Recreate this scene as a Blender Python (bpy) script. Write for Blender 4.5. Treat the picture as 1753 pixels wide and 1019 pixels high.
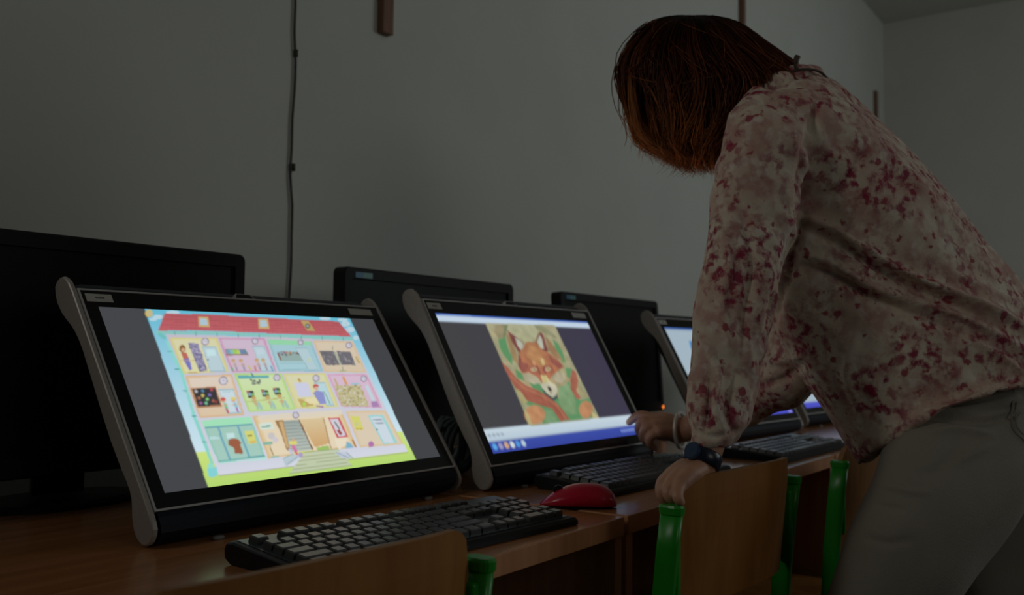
import bpy, bmesh, math, random
import numpy as np
from mathutils import Vector, Matrix, noise

for o in list(bpy.data.objects):
    bpy.data.objects.remove(o)
SC = bpy.context.scene
COL = SC.collection
random.seed(7)
rng = np.random.default_rng(7)

# ------------------------------------------------------------------ camera
FW, FH, FPX = 1753, 1019, 1600.0
CAM = np.array([0.0, 0.0, 0.955])
CR = np.array([0.57264839, -0.81974205, 0.00983838])
CU = np.array([-0.05188507, -0.02426333, 0.99835827])
CF = np.array([0.81815754, 0.57221872, 0.05642673])
cd = bpy.data.cameras.new('camera')
cam = bpy.data.objects.new('camera', cd)
COL.objects.link(cam)
m = Matrix.Identity(4)
for i in range(3):
    m[i][0], m[i][1], m[i][2], m[i][3] = CR[i], CU[i], -CF[i], CAM[i]
cam.matrix_world = m
cd.sensor_width = 36.0
cd.lens = 36.0 * FPX / FW
cd.clip_start = 0.02
cd.dof.use_dof = True
cd.dof.focus_distance = 1.18
cd.dof.aperture_fstop = 5.6
SC.camera = cam

# ------------------------------------------------------------------ light
SC.view_settings.view_transform = 'Standard'
SC.view_settings.look = 'None'
SC.view_settings.gamma = 1.0
SC.view_settings.exposure = 0.0
wd = bpy.data.worlds.new('world'); SC.world = wd; wd.use_nodes = True
wd.node_tree.nodes['Background'].inputs[0].default_value = (0.85, 0.9, 0.88, 1)
wd.node_tree.nodes['Background'].inputs[1].default_value = 0.015


def area(name, loc, target, sx, sy, power, color):
    l = bpy.data.lights.new(name, 'AREA'); l.shape = 'RECTANGLE'
    l.size, l.size_y, l.energy, l.color = sx, sy, power, color
    o = bpy.data.objects.new(name, l); COL.objects.link(o)
    o.location = loc
    d = Vector(target) - Vector(loc)
    o.rotation_euler = d.to_track_quat('-Z', 'Y').to_euler()
    return o


area('daylight_from_side_window', (4.3, -2.3, 2.0), (3.6, 1.6, 1.3), 2.0, 1.5, 17.0, (0.93, 0.99, 1.0))
lw = area('added_sleeve_fill', (-0.55, 1.44, 2.0), (1.35, 0.45, 1.18), 0.3, 0.8, 0.75, (1.0, 0.93, 0.86))  # added fill that brightens the sleeve's wall-side edge, no real window
lw.data.spread = math.radians(75)
area('added_rear_fill', (0.2, -3.4, 2.1), (5.6, 1.5, 1.6), 1.8, 1.4, 9.5, (1.0, 0.96, 0.88))  # added fill from behind the camera for end wall and desk fronts


# ------------------------------------------------------------------ materials
def lin(c):
    return tuple(((x / 255.0) / 12.92 if x / 255.0 <= 0.04045 else ((x / 255.0 + 0.055) / 1.055) ** 2.4) for x in c)


def pmat(name, col, rough=0.6, metal=0.0, spec=0.5, var=0.0, scale=30.0, bump=0.0, bscale=200.0, coat=0.0):
    mt = bpy.data.materials.new(name); mt.use_nodes = True
    nt = mt.node_tree; b = nt.nodes['Principled BSDF']
    b.inputs['Roughness'].default_value = rough
    b.inputs['Metallic'].default_value = metal
    b.inputs['Specular IOR Level'].default_value = spec
    b.inputs['Coat Weight'].default_value = coat
    tc = nt.nodes.new('ShaderNodeTexCoord')
    n = nt.nodes.new('ShaderNodeTexNoise'); n.inputs['Scale'].default_value = scale
    n.inputs['Detail'].default_value = 4
    nt.links.new(tc.outputs['Object'], n.inputs['Vector'])
    r = nt.nodes.new('ShaderNodeValToRGB')
    r.color_ramp.elements[0].position = 0.3; r.color_ramp.elements[1].position = 0.7
    r.color_ramp.elements[0].color = tuple(x * (1 - var) for x in col) + (1,)
    r.color_ramp.elements[1].color = tuple(min(1, x * (1 + var)) for x in col) + (1,)
    nt.links.new(n.outputs['Fac'], r.inputs[0])
    nt.links.new(r.outputs[0], b.inputs['Base Color'])
    if bump:
        n2 = nt.nodes.new('ShaderNodeTexNoise'); n2.inputs['Scale'].default_value = bscale
        nt.links.new(tc.outputs['Object'], n2.inputs['Vector'])
        bp = nt.nodes.new('ShaderNodeBump'); bp.inputs['Strength'].default_value = bump
        bp.inputs['Distance'].default_value = 0.002
        nt.links.new(n2.outputs['Fac'], bp.inputs['Height'])
        nt.links.new(bp.outputs[0], b.inputs['Normal'])
    return mt


def wood(name, c1, c2, rough=0.35, scale=(3, 40, 40), coat=0.0):
    mt = bpy.data.materials.new(name); mt.use_nodes = True
    nt = mt.node_tree; b = nt.nodes['Principled BSDF']
    b.inputs['Roughness'].default_value = rough
    b.inputs['Specular IOR Level'].default_value = 0.3 if 'ply' in name or 'edge' in name else 0.5
    tc = nt.nodes.new('ShaderNodeTexCoord'); mp = nt.nodes.new('ShaderNodeMapping')
    mp.inputs['Scale'].default_value = scale
    nt.links.new(tc.outputs['Object'], mp.inputs[0])
    n = nt.nodes.new('ShaderNodeTexNoise'); n.inputs['Scale'].default_value = 1.5
    n.inputs['Detail'].default_value = 6; n.inputs['Distortion'].default_value = 0.6
    nt.links.new(mp.outputs[0], n.inputs['Vector'])
    r = nt.nodes.new('ShaderNodeValToRGB')
    r.color_ramp.elements[0].position = 0.35; r.color_ramp.elements[1].position = 0.65
    r.color_ramp.elements[0].color = c1 + (1,); r.color_ramp.elements[1].color = c2 + (1,)
    nt.links.new(n.outputs['Fac'], r.inputs[0])
    nt.links.new(r.outputs[0], b.inputs['Base Color'])
    return mt


def emis(name, col, strength):
    mt = bpy.data.materials.new(name); mt.use_nodes = True
    nt = mt.node_tree; nt.nodes.clear()
    e = nt.nodes.new('ShaderNodeEmission'); o = nt.nodes.new('ShaderNodeOutputMaterial')
    e.inputs[0].default_value = col + (1,); e.inputs[1].default_value = strength
    nt.links.new(e.outputs[0], o.inputs[0])
    return mt


def screen_mat():
    mt = bpy.data.materials.new('lit_screen'); mt.use_nodes = True
    nt = mt.node_tree; nt.nodes.clear()
    e = nt.nodes.new('ShaderNodeEmission'); o = nt.nodes.new('ShaderNodeOutputMaterial')
    a = nt.nodes.new('ShaderNodeAttribute'); a.attribute_name = 'Col'
    nt.links.new(a.outputs['Color'], e.inputs[0]); nt.links.new(e.outputs[0], o.inputs[0])
    e.inputs[1].default_value = 1.0
    return mt


def floral():
    mt = bpy.data.materials.new('floral_cotton'); mt.use_nodes = True
    nt = mt.node_tree; b = nt.nodes['Principled BSDF']; L = nt.links.new
    b.inputs['Roughness'].default_value = 0.9
    b.inputs['Specular IOR Level'].default_value = 0.15
    tc = nt.nodes.new('ShaderNodeTexCoord')

    def nz(scale, detail, dist=0.0, off=0.0):
        mp = nt.nodes.new('ShaderNodeMapping'); mp.inputs['Location'].default_value = (off, off * 2, -off)
        L(tc.outputs['Object'], mp.inputs[0])
        n = nt.nodes.new('ShaderNodeTexNoise'); n.inputs['Scale'].default_value = scale
        n.inputs['Detail'].default_value = detail; n.inputs['Distortion'].default_value = dist
        L(mp.outputs[0], n.inputs['Vector'])
        return n

    def ramp(n, p0, p1):
        r = nt.nodes.new('ShaderNodeMapRange'); r.inputs[1].default_value = p0; r.inputs[2].default_value = p1
        L(n.outputs[0], r.inputs[0]); return r

    def mix(f, a, c, gain=1.0):
        x = nt.nodes.new('ShaderNodeMix'); x.data_type = 'RGBA'
        g = nt.nodes.new('ShaderNodeMath'); g.operation = 'MULTIPLY'; g.inputs[1].default_value = gain
        L(f, g.inputs[0]); L(g.outputs[0], x.inputs[0])
        if isinstance(a, tuple): x.inputs[6].default_value = a + (1,)
        else: L(a, x.inputs[6])
        x.inputs[7].default_value = c + (1,)
        return x.outputs[2]
    c = mix(ramp(nz(13, 3), 0.38, 0.66).outputs[0], (0.62, 0.56, 0.45), (0.50, 0.36, 0.29))
    c = mix(ramp(nz(34, 3, 0.0, 3.1), 0.47, 0.64).outputs[0], c, (0.42, 0.22, 0.20), 0.65)
    c = mix(ramp(nz(48, 3, 0.0, 17.7), 0.55, 0.68).outputs[0], c, (0.68, 0.66, 0.58), 0.55)
    clus = ramp(nz(11, 2, 0.0, 23.0), 0.38, 0.60)
    n1 = ramp(nz(68, 3, 0.0, 7.7), 0.47, 0.62)
    mm = nt.nodes.new('ShaderNodeMath'); mm.operation = 'MULTIPLY'; L(clus.outputs[0], mm.inputs[0]); L(n1.outputs[0], mm.inputs[1])
    c = mix(mm.outputs[0], c, (0.26, 0.045, 0.075), 1.0)
    c = mix(ramp(nz(52, 2, 0.0, 11.7), 0.615, 0.68).outputs[0], c, (0.27, 0.02, 0.05), 0.85)
    L(c, b.inputs['Base Color'])
    n = nz(90, 3, 0.5, 5); bp = nt.nodes.new('ShaderNodeBump')
    bp.inputs['Strength'].default_value = 0.25; bp.inputs['Distance'].default_value = 0.004
    L(n.outputs[0], bp.inputs['Height']); L(bp.outputs[0], b.inputs['Normal'])
    return mt


def hair_mat():
    mt = bpy.data.materials.new('auburn_hair'); mt.use_nodes = True
    nt = mt.node_tree; b = nt.nodes['Principled BSDF']; L = nt.links.new
    b.inputs['Roughness'].default_value = 0.45
    b.inputs['Specular IOR Level'].default_value = 0.25
    a = nt.nodes.new('ShaderNodeAttribute'); a.attribute_name = 'Col'
    L(a.outputs['Color'], b.inputs['Base Color'])
    tl = nt.nodes.new('ShaderNodeBsdfTranslucent'); L(a.outputs['Color'], tl.inputs['Color'])
    mx = nt.nodes.new('ShaderNodeMixShader'); mx.inputs[0].default_value = 0.45
    L(b.outputs[0], mx.inputs[1]); L(tl.outputs[0], mx.inputs[2])
    L(mx.outputs[0], nt.nodes['Material Output'].inputs['Surface'])
    return mt


M = {}
M['wall'] = pmat('painted_plaster', (0.60, 0.625, 0.575), 0.9, var=0.03, scale=3, bump=0.15, bscale=60)
M['wall_end'] = pmat('painted_plaster_end', (0.58, 0.57, 0.52), 0.9, var=0.03, scale=3, bump=0.15, bscale=60)
M['ceil'] = pmat('ceiling_paint', (0.55, 0.55, 0.5), 0.9, var=0.02, scale=3)
M['floor'] = pmat('dark_linoleum', (0.06, 0.045, 0.035), 0.5, var=0.25, scale=12)
M['desk'] = wood('beech_laminate', (0.31, 0.125, 0.045), (0.40, 0.175, 0.07), 0.22, (2, 30, 30))
M['desk_side'] = wood('beech_edge', (0.44, 0.195, 0.09), (0.54, 0.26, 0.125), 0.5, (30, 30, 2))
M['dark_panel'] = pmat('dark_panel', (0.012, 0.010, 0.009), 0.7, var=0.2)
M['ply'] = wood('beech_plywood', (0.27, 0.105, 0.020), (0.35, 0.15, 0.032), 0.55, (20, 20, 3))
M['ply_edge'] = wood('ply_edge', (0.24, 0.11, 0.04), (0.36, 0.2, 0.09), 0.6, (4, 4, 300))
M['green'] = pmat('green_enamel', (0.012, 0.26, 0.012), 0.35, var=0.1, scale=20)
M['black'] = pmat('black_plastic', (0.006, 0.006, 0.007), 0.55, spec=0.25, var=0.1)
M['gloss'] = pmat('black_gloss_glass', (0.004, 0.004, 0.005), 0.18, spec=0.35)
M['navy'] = pmat('navy_plastic', (0.004, 0.007, 0.014), 0.45, spec=0.25, var=0.1)
M['silver'] = pmat('silver_paint', (0.36, 0.34, 0.31), 0.42, metal=0.25, var=0.06, scale=300)
M['trim'] = pmat('silver_trim', (0.55, 0.55, 0.55), 0.38, metal=0.4)
M['dead'] = pmat('unlit_screen', (0.006, 0.009, 0.007), 0.45, spec=0.15)
M['label'] = pmat('paper_label', (0.50, 0.50, 0.46), 0.6, var=0.05)
M['ink'] = pmat('ink', (0.05, 0.05, 0.05), 0.7)
M['blue_label'] = pmat('blue_label', (0.05, 0.22, 0.38), 0.4)
M['teal_label'] = pmat('teal_label', (0.12, 0.32, 0.30), 0.4)
M['key'] = pmat('keycap_plastic', (0.026, 0.028, 0.028), 0.33, spec=0.7, bump=0.15, bscale=600)
M['deck'] = pmat('keyboard_deck', (0.022, 0.034, 0.034), 0.35, spec=0.6)
M['red'] = pmat('red_gloss_plastic', (0.45, 0.006, 0.03), 0.28, var=0.05)
M['steel'] = pmat('steel', (0.35, 0.36, 0.38), 0.35, metal=0.8)
M['pale'] = pmat('pale_rubber', (0.2, 0.2, 0.19), 0.6)
M['cable_grey'] = pmat('grey_blue_cable', (0.16, 0.21, 0.22), 0.45)
M['cable_dark'] = pmat('dark_wall_cable', (0.045, 0.045, 0.03), 0.6, var=0.5, scale=25)
M['batten'] = wood('brown_batten', (0.16, 0.075, 0.04), (0.22, 0.11, 0.06), 0.6, (40, 40, 4))
M['skin'] = pmat('skin', (0.46, 0.24, 0.15), 0.5, var=0.12, scale=40, bump=0.3, bscale=150)
M['floral'] = floral()
M['denim'] = pmat('beige_cotton', (0.24, 0.225, 0.185), 0.85, var=0.08, scale=8, bump=0.35, bscale=500)
M['seam'] = pmat('seam_thread', (0.17, 0.16, 0.13), 0.9)
M['hair'] = hair_mat()
M['watch'] = pmat('blue_black_watch', (0.01, 0.014, 0.03), 0.3)
M['watch_face'] = pmat('watch_face_glass', (0.03, 0.055, 0.11), 0.15)
M['bracelet'] = pmat('silver_bracelet', (0.7, 0.68, 0.62), 0.35, metal=0.3)
M['cord'] = pmat('brown_cord', (0.05, 0.03, 0.015), 0.6)
M['shoe'] = pmat('shoe_leather', (0.05, 0.035, 0.03), 0.5)
M['led'] = emis('orange_led', (1.0, 0.22, 0.03), 1.2)
M['screen'] = screen_mat()


# ------------------------------------------------------------------ mesh helpers
class MB:
    def __init__(s):
        s.v = []; s.f = []; s.mi = []

    def add(s, vs, fs, mi=0):
        k = len(s.v); s.v += [tuple(map(float, x)) for x in vs]
        s.f += [tuple(i + k for i in f) for f in fs]; s.mi += [mi] * len(fs)
        return s

    def box(s, a, b, mi=0):
        x0, y0, z0 = a; x1, y1, z1 = b
        return s.add([(x0, y0, z0), (x1, y0, z0), (x1, y1, z0), (x0, y1, z0), (x0, y0, z1), (x1, y0, z1), (x1, y1, z1), (x0, y1, z1)],
                     [(0, 3, 2, 1), (4, 5, 6, 7), (0, 1, 5, 4), (1, 2, 6, 5), (2, 3, 7, 6), (3, 0, 4, 7)], mi)

    def prism(s, pts, fn, a, b, mi=0, mi_side=None):
        # outline in 2D, fn(p, t) -> xyz for t = a, b
        n = len(pts)
        vs = [fn(p, a) for p in pts] + [fn(p, b) for p in pts]
        s.add(vs, [tuple(range(n - 1, -1, -1)), tuple(range(n, 2 * n))], mi)
        k = len(s.v) - 2 * n
        for i in range(n):
            j = (i + 1) % n
            s.f.append((k + i, k + j, k + n + j, k + n + i)); s.mi.append(mi if mi_side is None else mi_side)
        return s

    def rings(s, rs, close=True, mi=0):
        n = len(rs[0]); k = len(s.v)
        for r in rs: s.v += [tuple(map(float, p)) for p in r]
        for i in range(len(rs) - 1):
            for j in range(n):
                j2 = (j + 1) % n
                s.f.append((k + i * n + j, k + i * n + j2, k + (i + 1) * n + j2, k + (i + 1) * n + j)); s.mi.append(mi)
        if close:
            s.f.append(tuple(k + j for j in range(n - 1, -1, -1))); s.mi.append(mi)
            q = k + (len(rs) - 1) * n
            s.f.append(tuple(q + j for j in range(n))); s.mi.append(mi)
        return s

    def tube(s, pts, r, n=8, mi=0, flat=1.0, ref=(0, 0, 1)):
        pts = [np.array(p, float) for p in pts]
        rr = r if isinstance(r, (list, tuple)) else [r] * len(pts)
        rs = []
        N = None
        for i, p in enumerate(pts):
            t = pts[min(i + 1, len(pts) - 1)] - pts[max(i - 1, 0)]
            t = t / (np.linalg.norm(t) + 1e-12)
            if N is None:
                N = np.array(ref, float)
                if abs(N @ t) > 0.95: N = np.array([1.0, 0.1, 0])
            N = N - (N @ t) * t; N = N / np.linalg.norm(N)
            B = np.cross(t, N)
            rs.append([p + rr[i] * (math.cos(a) * N * flat + math.sin(a) * B) for a in [2 * math.pi * j / n for j in range(n)]])
        return s.rings(rs, True, mi)

    def mesh(s, name, smooth=False):
        me = bpy.data.meshes.new(name)
        me.from_pydata(s.v, [], s.f); me.update()
        me.polygons.foreach_set('material_index', s.mi)
        if smooth: me.polygons.foreach_set('use_smooth', [True] * len(me.polygons))
        bm = bmesh.new(); bm.from_mesh(me)
        bmesh.ops.recalc_face_normals(bm, faces=bm.faces); bm.to_mesh(me); bm.free()
        return me


def put(name, mb, mats, parent=None, bevel=0.0, seg=2, smooth=False, loc=None, weld=False):
    me = mb if isinstance(mb, bpy.types.Mesh) else mb.mesh(name, smooth)
    o = bpy.data.objects.new(name, me)
    for mt in (mats if isinstance(mats, list) else [mats]): me.materials.append(mt)
    COL.objects.link(o)
    if parent: o.parent = parent
    if loc is not None: o.location = loc
    if bevel:
        b = o.modifiers.new('bevel', 'BEVEL'); b.width = bevel; b.segments = seg; b.limit_method = 'ANGLE'
        b.angle_limit = math.radians(40); b.harden_normals = False
        me.polygons.foreach_set('use_smooth', [True] * len(me.polygons))
        w = o.modifiers.new('wn', 'WEIGHTED_NORMAL'); w.keep_sharp = True
    return o


def tag(o, label, cat, group=None):
    o['label'] = label; o['category'] = cat
    if group: o['group'] = group
    return o


def thing(name, label, cat, loc=(0, 0, 0), rz=0.0, group=None):
    o = bpy.data.objects.new(name, None); COL.objects.link(o)
    o.empty_display_size = 0.05
    o.location = loc; o.rotation_euler = (0, 0, rz)
    return tag(o, label, cat, group)


def struct(name, mb, mt, **k):
    o = put(name, mb, mt, **k); o['kind'] = 'structure'; return o


def catmull(pts, k=4):
    P = [np.array(p, float) for p in pts]
    P = [2 * P[0] - P[1]] + P + [2 * P[-1] - P[-2]]
    out = []
    for i in range(1, len(P) - 2):
        for j in range(k):
            t = j / k
            a, b, c, d = P[i - 1], P[i], P[i + 1], P[i + 2]
            out.append(0.5 * ((2 * b) + (c - a) * t + (2 * a - 5 * b + 4 * c - d) * t * t + (3 * b - a - 3 * c + d) * t ** 3))
    out.append(P[-2])
    return out


def C(px, py, d):
    return CAM + d * (CF + (px - FW / 2) / FPX * CR - (py - FH / 2) / FPX * CU)


def to_px(P):
    D = np.asarray(P, float) - CAM
    z = D @ CF
    return np.stack([FW / 2 + FPX * (D @ CR) / z, FH / 2 - FPX * (D @ CU) / z], -1), z


# ------------------------------------------------------------------ setting
TZ = 0.72          # desk top height
WY = 1.60          # plane of the long wall
EX = 6.88          # plane of the end wall
CZ = 3.31
struct('floor', MB().box((-3, -4, -0.05), (EX + 0.1, WY + 0.1, 0)), M['floor'])
struct('ceiling', MB().box((-3, -4, CZ), (EX + 0.1, WY + 0.1, CZ + 0.05)), M['ceil'])
struct('wall_back', MB().box((-3, WY, 0), (EX, WY + 0.1, CZ)), M['wall'])
struct('wall_right', MB().box((EX, -4, 0), (EX + 0.1, WY + 0.1, CZ)), M['wall_end'])

# wall battens
for i, (x, lab) in enumerate([(1.705, 'brown wooden wall batten hanging nearest the loose cable, above the middle black monitor'),
                              (4.13, 'brown wooden wall batten ending just above the person\'s hair'),
                              (6.60, 'faint wooden wall batten close to the room corner, behind the person\'s back')]):
    b = MB().box((x - 0.019, WY - 0.022, 1.745), (x + 0.019, WY, 2.755))
    tag(put('wall_batten', b, M['batten'], bevel=0.002), lab, 'batten', 'wooden battens on the long wall')

# loose cable down the wall
pts = []
for i in range(40):
    z = 3.3 - i * (3.3 - 0.75) / 39
    px = 1.418 + 0.010 * math.sin(z * 3.1) * 0.4 + 0.0035 * math.sin(z * 17) + 0.002 * math.sin(z * 41)
    pts.append((px, WY - 0.006, z))
cb = MB().tube(catmull(pts, 2), 0.0029, 6)
for z in (1.36, 1.62, 2.1):
    cb.tube([(1.419, WY - 0.006, z - 0.008), (1.419, WY - 0.006, z + 0.008)], 0.0046, 6)
tag(put('wall_cable', cb, M['cable_dark'], smooth=True), 'thin dark cable hanging down the pale wall between the two left black monitors', 'cable')


# ------------------------------------------------------------------ desks
def desk(x0, x1, label, extra=False):
    t = thing('school_desk', label, 'desk', (x0, 0.637, 0), 0, 'beech computer desks in a row')
    w = x1 - x0; D = 0.80
    put('tabletop', MB().box((0, 0, TZ - 0.027), (w, D, TZ)), [M['desk'], M['desk_side']], t, bevel=0.002)
    tt = t.children[0].data
    for p in tt.polygons:
        if abs(p.normal.z) < 0.5: p.material_index = 1
    for s in (0, 1):
        xa = 0.001 if s == 0 else w - 0.021
        put('side_panel', MB().box((xa, 0.004, 0), (xa + 0.02, D - 0.02, TZ - 0.027)), M['desk_side'], t, bevel=0.001)
    put('back_panel', MB().box((0.021, D - 0.04, 0.05), (w - 0.021, D - 0.022, TZ - 0.027)), M['dark_panel'], t)
    return t


d1 = desk(-0.02, 1.196, 'left desk under the screen with the cartoon house')
put('metal_leg', MB().box((0.985, 0.33, 0), (1.005, 0.35, TZ - 0.027)), M['steel'], d1)
d2 = desk(1.207, 2.225, 'middle desk under the screen with the fox picture')
put('cable_bracket', MB().box((0.021, 0.17, 0.52), (0.032, 0.20, 0.575)), M['steel'], d2, bevel=0.002)
d3 = desk(2.236, 3.25, 'far right desk, mostly hidden behind the leaning person')


# ------------------------------------------------------------------ screen pictures (colour fields computed here)
DW, DH = 0.5092, 0.2758


class Canvas:
    """float picture of the display, with a homography that lets shapes be given in any 2-D frame"""
    def __init__(s, w, h, fn):
        s.W, s.H = w, h; s.a = np.zeros((h, w, 3)); s.fn = fn

    def grid(s, pts):
        q = [s.fn(p) for p in pts]      # u, v in metres
        return np.array([(u / DW * s.W, v / DH * s.H) for u, v in q])

    def poly(s, pts, col, col2=None, alpha=1.0):
        g = s.grid(pts)
        x0, x1 = max(0, int(g[:, 0].min()) - 1), min(s.W, int(g[:, 0].max()) + 2)
        y0, y1 = max(0, int(g[:, 1].min()) - 1), min(s.H, int(g[:, 1].max()) + 2)
        if x1 <= x0 or y1 <= y0: return
        X, Y = np.meshgrid(np.arange(x0, x1) + 0.5, np.arange(y0, y1) + 0.5)
        ins = np.zeros(X.shape, bool)
        n = len(g)
        for i in range(n):
            ax, ay = g[i]; bx, by = g[(i + 1) % n]
            if ay == by: continue
            c = ((ay > Y) != (by > Y)) & (X < (bx - ax) * (Y - ay) / (by - ay) + ax)
            ins ^= c
        c1 = np.array(lin(col))
        if col2 is None: cc = np.broadcast_to(c1, X.shape + (3,))
        else:
            t = ((Y - g[:, 1].min()) / (g[:, 1].max() - g[:, 1].min() + 1e-9)).clip(0, 1)[..., None]
            cc = np.array(lin(col2)) * (1 - t) + c1 * t      # col = top, col2 = bottom
        sub = s.a[y0:y1, x0:x1]
        sub[ins] = sub[ins] * (1 - alpha) + cc[ins] * alpha

    def dot(s, c, r, col, ry=None, alpha=1.0):
        ry = ry or r
        s.poly([(c[0] + r * math.cos(t), c[1] + ry * math.sin(t)) for t in np.linspace(0, 2 * math.pi, 14, endpoint=False)], col, None, alpha)

    def line(s, pts, w, col, alpha=1.0):
        for a, b in zip(pts[:-1], pts[1:]):
            d = np.array(b, float) - np.array(a, float); L = np.linalg.norm(d) + 1e-9
            n = np.array([-d[1], d[0]]) / L * w / 2
            s.poly([np.array(a) + n, np.array(b) + n, np.array(b) - n, np.array(a) - n], col, None, alpha)

    def speckle(s, pts, cols, k, r, seed):
        rr = random.Random(seed); P = np.array(pts, float)
        for _ in range(k):
            a, b = rr.random(), rr.random()
            p = (P[0] * (1 - a) + P[1] * a) * (1 - b) + (P[3] * (1 - a) + P[2] * a) * b
            s.dot(p, r * rr.uniform(0.6, 1.3), rr.choice(cols))

    def soften(s, k=1):
        for _ in range(k):
            b = np.pad(s.a, ((1, 1), (1, 1), (0, 0)), 'edge')
            s.a = (b[1:-1, 1:-1] * 2 + b[:-2, 1:-1] + b[2:, 1:-1] + b[1:-1, :-2] + b[1:-1, 2:]) / 6

    def mesh(s, place):
        W, H = s.W, s.H
        us = np.linspace(0, DW, W); vs = np.linspace(0, DH, H)
        V = [place(u, v, -0.0002) for v in vs for u in us]
        idx = np.arange(W * H).reshape(H, W)
        F = np.stack([idx[:-1, :-1], idx[:-1, 1:], idx[1:, 1:], idx[1:, :-1]], -1).reshape(-1, 4)
        me = bpy.data.meshes.new('screen'); me.from_pydata(V, [], F.tolist()); me.update()
        ca = me.color_attributes.new('Col', 'FLOAT_COLOR', 'POINT')
        ca.data.foreach_set('color', np.concatenate([s.a.reshape(-1, 3), np.ones((W * H, 1))], 1).astype(np.float32).ravel())
        return me


def homography(src, dst):
    A = []
    for (x, y), (u, v) in zip(src, dst):
        A.append([x, y, 1, 0, 0, 0, -u * x, -u * y, -u]); A.append([0, 0, 0, x, y, 1, -v * x, -v * y, -v])
    h = np.linalg.svd(np.array(A))[2][-1].reshape(3, 3)

    def fn(p):
        q = h @ np.array([p[0], p[1], 1.0]); return q[0] / q[2], q[1] / q[2]
    return fn


def house_picture():
    c = Canvas(470, 256, homography([(168.5, 527.3), (637.6, 547.9), (754, 784.8), (282, 845.5)], [(0, DH), (DW, DH), (DW, 0), (0, 0)]))
    c.a[:] = np.array(lin((68, 70, 74)))
    g = np.linspace(0, 1, c.W)[None, :, None]
    c.a = c.a * (1 - 0.06 * g) * np.array([1, 1, 1]) + 0 * c.a
    TL, TR, BR, BL = (246, 529), (597, 545), (711, 790), (357, 837)
    c.poly([TL, TR, BR, BL], (88, 178, 205), (215, 232, 240))
    # clouds, sun
    for p, rx, ry in (((270, 545), 9, 4), ((262, 549), 7, 3), ((295, 537), 12, 3), ((555, 547), 10, 3), ((590, 556), 8, 5), ((598, 566), 8, 5), ((585, 549), 9, 3), ((608, 580), 5, 4)):
        c.dot(p, rx, (175, 205, 218), ry)
    c.dot((254.5, 539), 6.5, (200, 175, 95)); c.dot((254.5, 539), 3.6, (185, 175, 140))
    # grass
    c.poly([(335, 776), (687, 741), (713, 792), (357, 838)], (200, 222, 120), (172, 210, 105))
    # house body
    c.poly([(282, 574), (602, 583), (695, 776), (374, 815)], (188, 182, 196), (205, 208, 222))
    # roof
    roof = [(281, 539), (330, 540), (380, 542), (440, 545), (520, 549), (578, 552), (600, 578), (520, 575), (445, 572), (377, 569), (320, 568), (270, 568.5)]
    c.poly(roof, (172, 82, 88), (185, 92, 98))
    for k in range(1, 6):
        t = k / 6
        c.line([(281 - 11 * t, 539 + 29 * t), (380 - 3 * t, 542 + 27 * t), (450 + 3 * t, 545 + 27 * t), (578 + 22 * t, 552 + 26 * t)], 0.8, (150, 66, 74), 0.7)
    for k in range(40):
        x = 278 + k * 8; c.line([(x, 540 + k * 0.3), (x - 2 + k * 0.25, 568 + k * 0.25)], 0.5, (155, 72, 78), 0.5)
    for (x, y) in ((347, 553.5), (449, 556.5)):
        c.poly([(x - 9, y - 9), (x + 8, y - 9), (x + 11, y + 9), (x - 8, y + 8)], (190, 160, 100))
        c.poly([(x - 6, y - 6), (x + 5, y - 6), (x + 8, y + 5), (x - 5, y + 5)], (165, 190, 205))
    c.poly([(513, 551), (526, 551), (538, 568), (524, 568)], (175, 150, 92)); c.dot((525, 560), 4.5, (105, 100, 90)); c.dot((525, 560), 2, (150, 160, 165))
    # gutter
    c.poly([(264, 569), (377, 569.5), (445, 573), (602, 579), (604, 585), (445, 578), (377, 575), (284, 574), (268, 574)], (128, 190, 182))
    for k in range(9): c.line([(298 + 36 * k, 569 + k * 1.2), (298.5 + 36 * k, 576 + k * 1.2)], 1.0, (80, 130, 130))
    c.line([(271, 573), (283, 582)], 6, (105, 185, 180))
    c.line([(285, 586), (310, 640), (331, 712), (349, 758), (363, 796)], 5.0, (130, 208, 195))
    for p in ((290, 604), (302, 634), (315, 671), (332, 714), (349.5, 758)): c.line([(p[0] - 4, p[1]), (p[0] + 4, p[1])], 1.6, (80, 150, 145))
    c.poly([(354, 803), (370, 801), (372, 815), (362, 819), (356, 816)], (125, 205, 210)); c.dot((360, 799), 5, (140, 215, 200))

    def room(q, border, fill, fill2=None, b=3.0):
        c.poly(q, border)
        m_ = np.mean(np.array(q), 0)
        c.poly([m_ + (np.array(p) - m_) * 0.95 for p in q], tuple((np.array(border) * 0.45 + np.array(fill) * 0.55))); c.poly([m_ + (np.array(p) - m_) * 0.89 for p in q], fill, fill2)

    def clock(x, y, r=5.5):
        c.dot((x, y), r + 1.2, (140, 130, 150)); c.dot((x, y), r - 0.6, (200, 198, 210)); c.line([(x, y), (x + 2, y - 2)], 0.8, (120, 110, 130))

    def door(q, col=(178, 200, 208)):
        c.poly(q, (150, 180, 190)); m_ = np.mean(np.array(q), 0)
        c.poly([m_ + (np.array(p) - m_) * 0.9 for p in q], col)

    def kid(x, y, hair, top, legs=(150, 120, 100), k=1.0):
        c.line([(x + 2.5 * k, y + 5 * k), (x + 6 * k, y + 14 * k)], 4.5 * k, top)
        c.line([(x + 5.5 * k, y + 13 * k), (x + 8 * k, y + 20 * k)], 3.2 * k, legs)
        c.line([(x - 2 * k, y + 9 * k), (x + 8 * k, y + 7 * k)], 1.4 * k, (200, 160, 130))
        c.dot((x, y), 4.2 * k, (205, 165, 135)); c.dot((x - 0.3, y - 1.6 * k), 4.0 * k, hair, 2.8 * k)
    # row 1
    room([(290, 580.5), (370, 580.5), (390, 638), (314, 642.5)], (205, 195, 120), (208, 205, 165), (212, 210, 160))
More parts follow.
